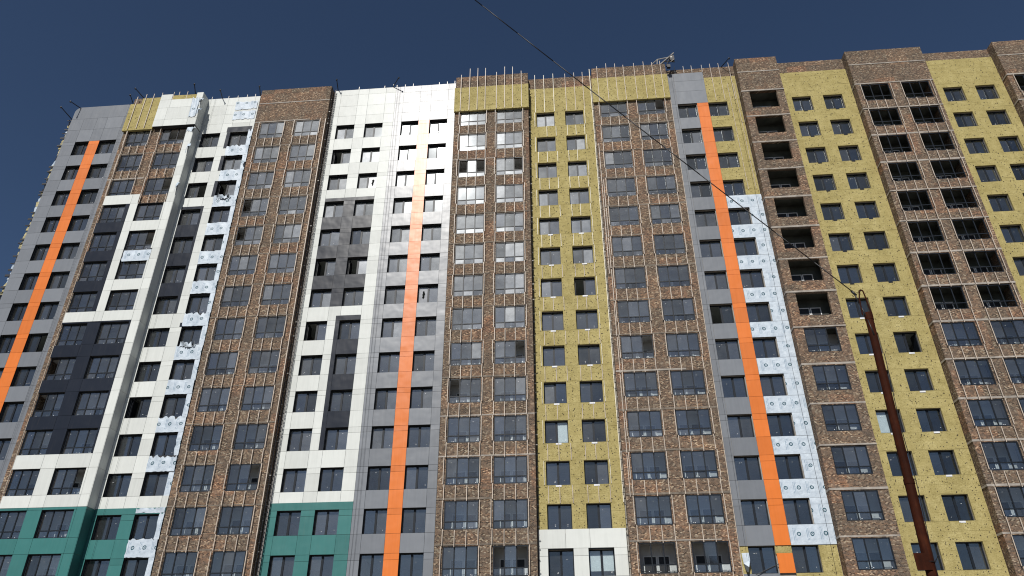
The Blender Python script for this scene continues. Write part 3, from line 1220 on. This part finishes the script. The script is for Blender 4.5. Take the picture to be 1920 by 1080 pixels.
# white tags and notches under the insulated windows
for c in ('H1', 'H2', 'L1', 'L2'):
    for r in range(1, 14):
        x0, x1, z0, z1 = opening(c, r)
        if not seen(x0, x1, z0, z1):
            continue
        xm = (x0 + x1) / 2 + random.uniform(-0.05, 0.12)
        if (c[0] == 'H' and 5 <= r <= 12) or (c[0] == 'L' and r >= 8):
            piece('white_tag', xm - 0.2, xm + 0.2, -0.03, -0.016, z0 - 0.13, z0 - 0.01, 'sticker')
        elif c[0] == 'L':
            piece('dark_bracket', xm - 0.16, xm + 0.16, -0.02, 0.0, z0 - 0.12, z0 + 0.0, 'frame')

# --- metal guide rails on brick and wool, each with its two stand-off brackets
def rail(x, z0, z1, y, back, mat='rail', w_=0.05):
    PIECES.setdefault('guide_rail', []).append((size_px(x - 0.03, x + 0.03, z0, z1, y), x - w_ / 2, x + w_ / 2, y, y + 0.045, z0, z1, mat, 0.0))
    for zb in (z0 + 0.25 * (z1 - z0), z0 + 0.78 * (z1 - z0)):
        BRK.append((x, zb, y + 0.045, back))


BRK = []
RY = BY - 0.16
for b in 'DGIMO':
    x0, x1 = BAYS[b]
    for r in range(1, NR + 1):
        for c in cols_of(b):
            a, e, lo, hi = opening(c, r)
            if not seen(a, e, lo - 1, hi, BY):
                continue
            nlo = ZR[r + 1] + DZ if r < NR else lo - 1.06
            dx = random.uniform(-0.04, 0.04)
            rail(a - 0.02 + dx, nlo + 0.02, lo + 0.02, RY, BY)
            rail(e + 0.02 + dx, nlo + 0.02, lo + 0.02, RY, BY)
            for f in (1 / 3, 2 / 3):
                rail(a + (e - a) * f + dx, nlo - 0.08, lo - 0.05, RY + 0.01, BY)
            rail(a - 0.10 + dx, lo + 0.06, hi - 0.02, RY - 0.008, BY)
            rail(e + 0.09 + dx, lo + 0.06, hi - 0.02, RY - 0.008, BY)
for c in ('B1', 'B2'):
    for r in (1, 2, 3):
        a, e, lo, hi = opening(c, r)
        nlo = ZR[r + 1] + DZ
        if c == 'B1' and r == 3:
            nlo = lo - 0.05
        for f in (0.0, 1 / 3, 2 / 3, 1.0):
            if nlo < lo - 0.2:
                rail(a + (e - a) * f, nlo, lo - 0.02, BYC + 0.06, BY)
        rail(a - 0.08, lo, hi, BYC + 0.06, BY)
        if c == 'B1':
            rail(e + 0.08, lo, hi, BYC + 0.06, BY)
for k in range(9):
    rail(3.78 + 0.02 * (k % 2), 12.5 + 3 * k, 15.4 + 3 * k, RY, BY)
    rail(3.62, 30 + 1.5 * k, 31.45 + 1.5 * k, RY, BY)
for r in range(1, 13):
    lo = ZR[r] - WH
    for x in (-1.72, -0.92, -0.06, 0.95, 1.70, 2.55):
        if random.random() < 0.88:
            rail(x + random.uniform(-0.04, 0.04), lo - 1.26, lo - random.uniform(0.02, 0.12), -0.07, 0.0, 'rail_pale' if r < 6 else 'rail', 0.04)
    rail(-2.0, lo, lo + WH, -0.07, 0.0, 'rail_pale', 0.035)
    rail(2.62, lo, lo + WH, -0.07, 0.0, 'rail_pale', 0.035)
    rail(3.36, lo - 1.3, lo + WH - 0.02, -0.10, 0.0, 'rail_pale', 0.06)
for k in range(4):
    rail(15.9 + 0.02 * k, 38.2 + 3.1 * k, 41.2 + 3.1 * k, -0.05, 0.03, 'rail', 0.03)
    rail(16.55, 38.2 + 3.1 * k, 41.2 + 3.1 * k, -0.05, 0.03, 'rail', 0.03)
# rails standing above the parapets
for x, zt_ in zip((-8.87, -8.05, -7.3, -6.56, -5.5, -4.72, -3.97, -3.15), (52.87, 53.63, 53.65, 53.58, 52.95, 53.59, 53.52, 52.9)):
    rail(x, 48.3, zt_, -1.03, -0.95, 'rail', 0.05)
for x, zt_ in zip((4.0, 4.87, 5.7, 6.46, 7.46, 8.36, 9.14, 9.9), (52.75, 53.05, 52.95, 52.7, 52.85, 52.97, 52.8, 52.9)):
    rail(x, 48.4, zt_ + 0.1, -1.0, -0.95, 'rail', 0.045)
for x in (-1.91, -1.06, -0.16, 0.98, 1.84, 2.64):
    rail(x, ZR[1] + 0.02, 53.1 + random.uniform(0, 0.15), -0.07, 0.0, 'rail_pale' if x < 0 else 'rail', 0.045)
rail(3.34, ZR[1], 53.5, -0.1, 0.0, 'rail_pale', 0.06)
for x in (11.39, 12.21, 12.96, 13.92):
    rail(x, 52.25, 53.15, -0.02, 0.12, 'steel', 0.045)
for x in (14.69, 15.48, 16.41):
    rail(x, 48.5, 53.2, -0.04, 0.03, 'rail', 0.04)
for x in (-34.09, -32.38, -31.43, -30.48, -29.65, -19.17, -16.61, -15.74, -15.39, -14.57, -13.78, -11.21, -10.42, -9.68):
    rail(x, 52.6, 53.2 + random.uniform(-0.05, 0.12), 0.035, 0.12, 'steel', 0.05)
for x, zt_ in zip((-41.1, -40.24, -39.46), (52.8, 53.05, 53.05)):
    rail(x, 48.6, zt_, -1.08, -1.0, 'rail', 0.06)
for x in (-38.62, -37.42, -36.88, -36.05):
    rail(x, 51.0, 53.1, -1.10 + (0.01 if x < -37 else 0.03), -0.9, 'rail', 0.05)
# pale corner trims down the edges of the membrane and brick
for r in range(1, NR + 1):
    z = ZR[r]
    if r < 14:
        rail(-41.05, z - 2.77, z + 0.22, BYC + 0.05 if r < 4 else BYC + 0.03, BY, 'rail', 0.03)
    rail(-21.70, z - 2.77, z + 0.21, BY - 0.07, BY, 'rail', 0.06)
    rail(10.43, z - 2.77, z + 0.21, BY - 0.05, BY, 'rail', 0.04)
mb = MB()
for x, z, y0, y1 in BRK:
    mb.box(x - 0.018, x + 0.018, y0 - 0.004, y1 + 0.012, z - 0.03, z + 0.03)
bpart(mb, 'rail_brackets', M['steel'], 'stuff')

# --- stand-off brackets left bare on the returns of the brick bays
for b, xr, sgn in (('G', -2.55, 1), ('D', -21.65, 1), ('I', 3.5, -1)):
    z = 8.0
    while z < 51.5:
        y = random.choice((-0.55, -0.25, -0.4))
        piece('wall_bracket', xr + (0.0 if sgn > 0 else -0.16), xr + (0.16 if sgn > 0 else 0.0), y, y + 0.05, z, z + 0.045, random.choice(('black', 'black', 'steel')))
        z += random.uniform(0.5, 0.9)


# --- printed membrane
def sheet(name, x0, x1, z0, z1, y, torn_top=0.0, torn_bot=0.0, bulge=0.05, mat='membrane', nx=14, nz=7, torn_left=0.0):
    """cloth grid, ragged where it is torn, with a thin underside"""
    mb = MB()
    top = [z1 - abs(random.gauss(0, 1)) * torn_top * (0.4 + math.sin(i * 0.9 + x0) ** 2) for i in range(nx + 1)]
    bot = [z0 + abs(random.gauss(0, 1)) * torn_bot for i in range(nx + 1)]
    lf = [abs(random.gauss(0, 1)) * torn_left for k in range(nz + 1)]
    ph = random.uniform(0, 6)
    for k in range(nz + 1):
        for i in range(nx + 1):
            u, v = i / nx, k / nz
            x = x0 + (x1 - x0) * u + lf[k] * (1 - u)
            z = bot[i] + (top[i] - bot[i]) * v
            yy = y - bulge * (0.5 + 0.5 * math.sin(u * 9 + ph + v * 2)) * (0.25 + 0.75 * (v if torn_top else math.sin(v * 3.14)))
            mb.v.append((x, yy, z))
    m_ = (nx + 1) * (nz + 1)
    mb.v += [(a, b2 + 0.006, c_) for a, b2, c_ in mb.v]
    for k in range(nz):
        for i in range(nx):
            a = k * (nx + 1) + i
            mb.f.append((a, a + 1, a + nx + 2, a + nx + 1))
            mb.m.append(0)
            mb.f.append((m_ + a + nx + 1, m_ + a + nx + 2, m_ + a + 1, m_ + a))
            mb.m.append(1)
    return bpart(mb, name, [M[mat], M['lining']], smooth=True)


for r in range(4, 14):
    z = ZR[r]
    if r > 4 or True:
        sheet('membrane_sheet', JS + 0.02, JE, z - H + 0.01, z - WH - 0.01, -0.004, bulge=0.022)
        if r > 4:
            sheet('membrane_sheet', 15.67, JE, z - WH + 0.01, z - 0.42, -0.006, bulge=0.02, nx=6)
            sheet('membrane_sheet', 15.67, JE, z - 0.41, z - 0.0, -0.004, bulge=0.02, nx=6, nz=3)
            if random.random() < 0.8:
                piece('membrane_seam', 16.32 - 0.012, 16.32 + 0.012, -0.04, -0.03, z - 1.7, z + 1.2, 'blockwork')
for r in range(1, NR + 1):
    z = ZR[r]
    x0 = -31.3
    y = 0.05
    if r == 12:
        sheet('membrane_sheet', -29.5, -29.08, z - WH, z + 0.25, y, bulge=0.04, nx=4)
        sheet('membrane_sheet', x0 + 0.05, -29.1, ZR[13] + 0.05, ZR[13] + 0.46, -0.03, torn_bot=0.05, torn_top=0.06, bulge=0.05, nz=4)
        continue
    tt = {1: 0.22, 2: 0.06, 3: 0.10, 7: 0.16, 8: 0.10, 9: 0.05, 10: 0.13, 11: 0.20, 13: 0.10}.get(r, 0.03)
    if r != 14:
        sheet('membrane_sheet', x0, -29.1, z - H + 0.10 - (0.06 if r % 3 else 0), z - WH + 0.04, -0.02, torn_top=tt, torn_bot=0.02, bulge=0.09, torn_left=0.03)
    sheet('membrane_sheet', -29.5, -29.08, z - WH - 0.05, z + 0.25, y - 0.05, bulge=0.05, nx=4, torn_left=0.04 if r > 10 else 0.015)
    if r in (3, 8):
        f = sheet('membrane_flap', -31.0, -29.7, z - WH - 0.95 + (0.5 if r == 3 else 0.7), z - WH - 0.3 + (0.35 if r == 3 else 0.6), -0.12, torn_top=0.16, torn_bot=0.1, bulge=0.25)
for z0, z1 in ((51.15, 52.25), (49.85, 51.0)):
    sheet('membrane_sheet', -31.4, -29.2, z0, z1, -0.03, torn_top=0.05, torn_bot=0.10, bulge=0.06)
sheet('membrane_sheet', -37.6, -35.1, 33.4, 34.5, BYC - 0.005, torn_left=0.05, bulge=0.03)
sheet('membrane_sheet', -35.2, -34.5, 49.5, 52.0, BP - 0.03, torn_top=0.1, torn_bot=0.08, bulge=0.14, nx=8, nz=12)
sheet('membrane_sheet', -35.05, -34.5, 47.75, 48.35, BYC - 0.02, torn_bot=0.12, bulge=0.05, nx=6)


def flap(x, z, y, w_, h_, out, name='membrane_flap'):
    """strip torn loose and folded outwards round the corner"""
    mb = MB()
    nz = 7
    for k in range(nz + 1):
        v = k / nz
        ww = w_ * (1 - 0.55 * v) * random.uniform(0.8, 1.15)
        o = out * math.sin(v * 1.9) * random.uniform(0.8, 1.1)
        mb.v += [(x + 0.3 * w_ * v, y - o * 0.5, z - h_ * v), (x + 0.3 * w_ * v + ww, y - o, z - h_ * (v + 0.1 * math.sin(k)))]
    m_ = len(mb.v)
    mb.v += [(a, b2 + 0.006, c_) for a, b2, c_ in mb.v]
    for k in range(nz):
        a = 2 * k
        mb.f += [(a, a + 2, a + 3, a + 1), (m_ + a + 1, m_ + a + 3, m_ + a + 2, m_ + a)]
        mb.m += [0, 1]
    bpart(mb, name, [M['membrane'], M['lining']], smooth=True)


flap(-34.55, 46.3, BYC, 0.35, 1.3, 0.45)
flap(-34.55, 41.7, BYC, 0.30, 1.2, 0.40)
flap(-34.5, 51.9, BP, 0.45, 1.1, 0.5)
flap(-34.45, 50.6, BP, 0.45, 1.0, 0.45)
flap(-34.6, 48.3, BYC, 0.4, 0.5, 0.3)
flap(-29.35, 44.6, -0.04, 0.35, 0.5, 0.25)
# loose membrane beside the lowest window of the J bay
fm = MB()
fm.v = [(10.68, -0.03, 8.9), (11.14, -0.03, 8.92), (11.14, -0.10, 8.45), (10.72, -0.05, 8.25), (10.98, -0.28, 8.0), (10.80, -0.22, 7.72), (10.9, -0.3, 7.68), (11.12, -0.12, 8.1)]
fm.f = [(0, 3, 2, 1), (3, 4, 2), (3, 5, 6, 4), (2, 4, 7)]
fm.m = [0, 0, 1, 1]
bpart(fm, 'membrane_flap', [M['membrane'], M['lining']])
# prop leaning across that window
pb = MB()
pb.bar((11.35, -0.12, 7.55), (12.93, -0.06, 8.2), 0.022)
bpart(pb, 'leaning_bar', M['black'])

# --- ragged edge of wool and foil at the far end of the grey bay
mb = MB()
z = 20.0
while z < 51.0:
    h_ = random.uniform(0.25, 0.75)
    w_ = random.uniform(0.22, 0.40)
    j = random.uniform(-0.06, 0.06)
    n = len(mb.v)
    x1 = -48.22
    x0 = x1 - w_
    mb.v += [(x0 + j, 0.2, z), (x1, 0.15, z - 0.1 + random.uniform(-.1, .1)), (x1, 0.6, z), (x0, 0.6, z + 0.05),
             (x0 + random.uniform(-.1, .1), 0.2, z + h_ * random.uniform(0.8, 1.1)), (x1, 0.12, z + h_), (x1, 0.6, z + h_), (x0, 0.6, z + h_)]
    mi = random.choice((0, 0, 0, 1, 2, 0))
    for q in ((0, 1, 5, 4), (1, 2, 6, 5), (2, 3, 7, 6), (3, 0, 4, 7), (4, 5, 6, 7), (3, 2, 1, 0)):
        mb.f.append(tuple(n + k for k in q))
        mb.m.append(mi)
    if random.random() < 0.5:
        zz = z + random.uniform(0, h_)
        mb.box(-48.62 - random.uniform(0, 0.12), -48.2, 0.05, 0.12, zz, zz + random.uniform(0.05, 0.2), 2)
    z += h_ * random.uniform(0.8, 1.0)
bpart(mb, 'torn_edge_wool', [M['torn_wool'], M['membrane'], M['black']], 'stuff')

flush_pieces()

# ------------------------------------------------------------------ roof gear: hoist arms leaning out over the parapets
ARMS = [((-48.4, 0.3, 51.6), (-48.75, -1.2, 51.95), 'thin black roof arm lowest on the rounded corner of the grey bay'),
        ((-47.6, 0.3, 52.85), (-48.0, -1.2, 52.65), 'thin black roof arm just above the rounded grey corner'),
        ((-42.3, 0.3, 52.9), (-41.9, -1.2, 53.0), 'short black roof arm where the grey bay meets yellow insulation'),
        ((-40.6, 0.3, 52.9), (-41.6, -1.2, 53.85), 'long black roof arm slanting over the yellow insulated corner'),
        ((-35.6, -0.2, 52.8), (-35.45, -1.3, 53.8), 'upright black roof arm beside the white parapet post'),
        ((-33.05, 0.3, 52.9), (-32.8, -1.0, 53.05), 'black roof arm behind the white parapet left of the torn blue membrane'),
        ((-29.2, 0.3, 52.9), (-28.85, -1.0, 53.2), 'black roof arm at the left end of the bare brick parapet'),
        ((-21.3, 0.3, 52.9), (-21.15, -1.0, 53.4), 'black roof arm at the left edge of the wide white parapet'),
        ((-16.0, 0.3, 52.9), (-15.0, -1.0, 53.1), 'black roof arm slanting over the middle of the wide white parapet'),
        ((15.7, 0.3, 52.85), (16.3, -1.0, 52.75), 'black roof arm beside the tall bare brick tower right of the grey bay')]
for i, (a, e, lab) in enumerate(ARMS):
    t = empty('roof_arm', a)
    tag(t, lab, 'hoist arm', 'hoist arms along the roof edge')
    mb = MB()
    A, Ev = Vector((0, 0, 0)), Vector(e) - Vector(a)
    mb.bar(A, Ev, 0.045, 6)
    mb.build('arm', M['black'], t)
    mb = MB()
    mb.bar(Ev - Vector((0, 0.0, 0.09)), Ev + Vector((0, 0.03, 0.05)), 0.075, 8)
    mb.build('pulley', M['black'], t)
    mb = MB()
    mb.bar(A + Vector((0, 0.02, -0.12)), A + Vector((0, 0.9, -0.95)), 0.03, 5)
    mb.box(-0.08, 0.08, -0.06, 0.06, -0.16, 0.0)
    mb.build('stand', M['black'], t)
# outrigger of a suspended platform
t = empty('platform_outrigger', (9.6, -0.45, 52.86))
tag(t, 'pale metal outrigger frame with counterweight on the brick parapet above yellow insulation', 'outrigger')
o = Vector((9.6, -0.45, 52.86))
P = lambda x, y, z: Vector((x, y, z)) - o
mb = MB()
mb.bar(P(8.7, 0.2, 53.15), P(9.82, -0.5, 53.72), 0.05)
mb.bar(P(9.9, -0.4, 53.02), P(11.36, -0.9, 54.05), 0.06)
mb.bar(P(9.82, -0.5, 53.72), P(10.85, -0.7, 53.72), 0.05)
mb.bar(P(9.72, -0.45, 52.86), P(9.82, -0.5, 53.74), 0.05)
mb.build('boom', M['steel'], t)
mb = MB()
mb.bar(P(9.35, 0.2, 52.86), P(11.2, -0.8, 53.85), 0.035)
mb.bar(P(10.55, -0.65, 52.6), P(10.95, -0.7, 53.6), 0.07)
mb.bar(P(10.4, -0.6, 53.3), P(11.35, -0.8, 52.95), 0.05)
mb.build('brace', M['black'], t)
mb = MB()
mb.box(1.35, 1.75, -0.4, -0.1, 0.35, 0.95)
mb.box(1.0, 1.3, -0.3, -0.05, -0.45, -0.1)
mb.build('winch', M['black'], t)
mb = MB()
mb.box(1.40, 1.56, -0.43, -0.401, 0.62, 0.80)
mb.bar(P(10.95, -0.85, 52.95), P(11.3, -0.9, 53.2), 0.04)
mb.build('winch_plate', M['steel'], t)

# ropes hanging beside the first bare brick bay
for k, (x, y, r_, lab) in enumerate(((-21.60, -0.50, 0.03, 'thick black hoist rope down the right edge of the left brick bay'),
                                     (-21.50, -0.30, 0.018, 'thin black rope between the brick bay and the white cladding'))):
    pts = [(x + 0.05 * math.sin(i * 0.7 + k), y + 0.03 * math.sin(i), 52.9 - 3.9 * i) for i in range(13)]
    mb = MB()
    mb.tube(pts, r_, 5)
    tag(mb.build('hanging_rope', M['black']), lab, 'rope', 'ropes hanging from the roof')
for x, y, lab in ((-15.22, -0.08, 'thin wire down the grey cladding just right of the white panels'),
                  (-14.98, -0.10, 'second thin wire down the grey cladding right of the white panels'),
                  (10.98, -0.08, 'thin wire down the grey cladding beside the right orange stripe'),
                  (16.36, -0.12, 'thin wire down the blue printed membrane beside the bare brick tower'),
                  (-33.6, -0.10, 'thin wire down the white cladding right of the shaded white corner'),
                  (-42.45, -0.09, 'thin wire down the edge of the far grey cladding')):
    pts = [(x + 0.03 * math.sin(i * 0.9 + x), y - 0.02 * math.sin(i * 1.3), 52.9 - 3.5 * i) for i in range(14)]
    mb = MB()
    mb.tube(pts, 0.007, 4)
    tag(mb.build('hanging_wire', M['black']), lab, 'wire', 'wires hanging down the facade')
mb = MB()
z = 52.8
x = -21.47
while z > 6:
    mb.bar((x, -0.25, z), (x + 0.11, -0.25, z - 0.28), 0.017, 4)
    mb.bar((x + 0.11, -0.25, z), (x, -0.25, z - 0.28), 0.017, 4)
    z -= 0.28
mb.bar((x, -0.25, 52.8), (x, -0.25, 6), 0.017, 4)
mb.bar((x + 0.11, -0.25, 52.8), (x + 0.11, -0.25, 6), 0.017, 4)
tag(mb.build('rope_ladder', M['steel']), 'narrow lattice ladder hanging beside the white cladding and the left brick bay', 'ladder')

# ------------------------------------------------------------------ pole and overhead cable in front
PB, PT = Vector((4.70, -39.84, -1.6)), Vector((4.925, -39.84, 5.60))
pole = empty('utility_pole', PB)
tag(pole, 'rusty brown steel pole with a wire hook on its top, nearest the camera', 'pole')
mb = MB()
L_ = PT - PB
mb.bar((0, 0, 0), tuple(L_ * 0.62), 0.072, 20, 0, 0.068)
mb.bar(tuple(L_ * 0.62), tuple(L_), 0.064, 20, 0, 0.060)
o = mb.build('shaft', M['rust'], pole)
mb = MB()
mb.bar(tuple(L_ * 0.615), tuple(L_ * 0.625), 0.074, 20)
mb.bar(tuple(L_ * 0.985), tuple(L_ * 1.003), 0.066, 20)
mb.build('collar', M['rust'], pole)
top = L_ + Vector((0, 0, 0.0))
mb = MB()
mb.tube([tuple(top + Vector(p)) for p in ((-0.10, -0.02, -0.02), (-0.08, -0.02, 0.28), (-0.05, -0.02, 0.43), (-0.02, -0.02, 0.455), (0.01, -0.02, 0.43), (0.03, -0.02, 0.25), (0.05, -0.02, -0.02))], 0.011, 6)
mb.build('hook', M['rust'], pole)
mb = MB()
mb.box(-0.10, 0.10, -0.082, -0.07, 3.25, 3.47)
pl = mb.build('plate', M['rust'], pole, (0.0, 0, 0))
mb = MB()
for k in range(14):
    a, b2 = 2 * math.pi * k / 14, 2 * math.pi * (k + 1) / 14
    mb.bar((0.102 + 0.083 * math.cos(a), 0.083 * math.sin(a) , 3.36), (0.102 + 0.083 * math.cos(b2), 0.083 * math.sin(b2), 3.36), 0.006, 4)
mb.bar((0.18, -0.02, 3.36), (0.23, -0.06, 3.44), 0.006, 4)
mb.build('wire_tie', M['black'], pole)
mb = MB()
mb2 = MB()
mb2.tube([tuple(PB + L_ * t + Vector((0.075 + 0.012 * math.sin(t * 23), -0.03, 0))) for t in [0.40 + 0.05 * i for i in range(11)]], 0.006, 5)
mb2.build('pole_wire', M['cable'], None, (0, 0, 0)).parent = pole
bpy.data.objects['pole_wire'].location = -PB
P0 = Vector((4.79, -39.84, 6.02))
P1 = Vector((-0.14066, 1.0, 1.27304)) * 8.6 + CAM
d = P1 - P0
pts = []
for k in range(25):
    t = k / 24 * 2.4
    p = P0 + d * t
    p.z -= 0.16 * math.sin(math.pi * min(1, t / 2.4))
    pts.append(tuple(p))
mb.tube(pts, 0.009, 6)
mb.tube([tuple(P0), (4.83, -39.85, 5.80), (4.88, -39.87, 5.52), (4.90, -39.90, 5.2)], 0.012, 6)
mb.tube([tuple(P0 - Vector((0.03, 0, -0.03))), tuple(P0 + Vector((0.03, 0, -0.06)))], 0.02, 6)
mb.tube([tuple(P0 + Vector((-0.05, 0, 0.03))), (4.88, -39.86, 6.0), (4.905, -39.86, 6.05)], 0.004, 4)
tag(mb.build('overhead_cable', M['cable'], smooth=True), 'black overhead cable running from the pole top up across the sky', 'cable')

# ------------------------------------------------------------------ what the lowest windows mirror: a house and trees behind the camera
h = empty('gabled_house', (14, -92, -1.6))
tag(h, 'tall gabled house mirrored in the lowest windows of the block', 'house')
mb = MB()
mb.box(-9, 9, -7, 7, 0, 22)
mb.build('wall', M['blockwork'], h)
mb = MB()
for sx in (-1, 1):
    mb.quad((sx * 9.8, -7.6, 21.4), (sx * 9.8, 7.6, 21.4), (0, 7.6, 29.5), (0, -7.6, 29.5))
mb.v += [(-9.8, 7.6, 21.4), (9.8, 7.6, 21.4), (0, 7.6, 29.5), (-9.8, -7.6, 21.4), (9.8, -7.6, 21.4), (0, -7.6, 29.5)]
n = len(mb.v)
mb.f += [(n - 6, n - 5, n - 4), (n - 3, n - 1, n - 2)]
mb.m += [0, 0]
mb.build('roof', plain('roof_tiles', (0.09, 0.06, 0.05), 0.9), h)
mb = MB()
mb.box(3.2, 4.4, -0.6, 0.6, 25, 31)
mb.build('chimney', M['brick'], h)
LEAF = plain('leaves', (0.05, 0.075, 0.025), 0.8, var=0.4)
BARK = plain('bark', (0.06, 0.045, 0.035), 0.95)
for k, (x, y, hh, lab) in enumerate(((-14, -78, 19, 'broad tree mirrored in the lowest windows left of the house'), (32, -80, 21, 'tall tree mirrored in the lowest windows right of the house'),
                                     (-38, -84, 20, 'leafy tree mirrored in the lowest windows at the far left'))):
    t = empty('tree', (x, y, -1.6))
    tag(t, lab, 'tree')
    mb = MB()
    mb.bar((0, 0, 0), (0.3, 0, hh * 0.6), 0.4, 8, 0, 0.2)
    for j in range(7):
        a = j * 0.9
        mb.bar((0.2, 0, hh * (0.3 + 0.04 * j)), (3.2 * math.cos(a), 3.2 * math.sin(a), hh * (0.55 + 0.05 * j)), 0.12, 5, 0, 0.04)
    mb.build('trunk', BARK, t)
    mb = MB()
    rnd = random.Random(k)
    cl = [(rnd.gauss(0, 2.6), rnd.gauss(0, 2.6), hh * rnd.uniform(0.4, 0.93)) for _ in range(26)]
    for _ in range(5200):
        c = rnd.choice(cl)
        p = Vector((c[0] + rnd.gauss(0, 0.9), c[1] + rnd.gauss(0, 0.9), c[2] + rnd.gauss(0, 0.8)))
        u = Vector((rnd.gauss(0, 1), rnd.gauss(0, 1), rnd.gauss(0, 1))).normalized() * 0.22
        v = u.cross(Vector((rnd.gauss(0, 1), rnd.gauss(0, 1), rnd.gauss(0, 1)))).normalized() * 0.16
        mb.quad(tuple(p - u), tuple(p + v), tuple(p + u), tuple(p - v))
    mb.build('crown', LEAF, t)
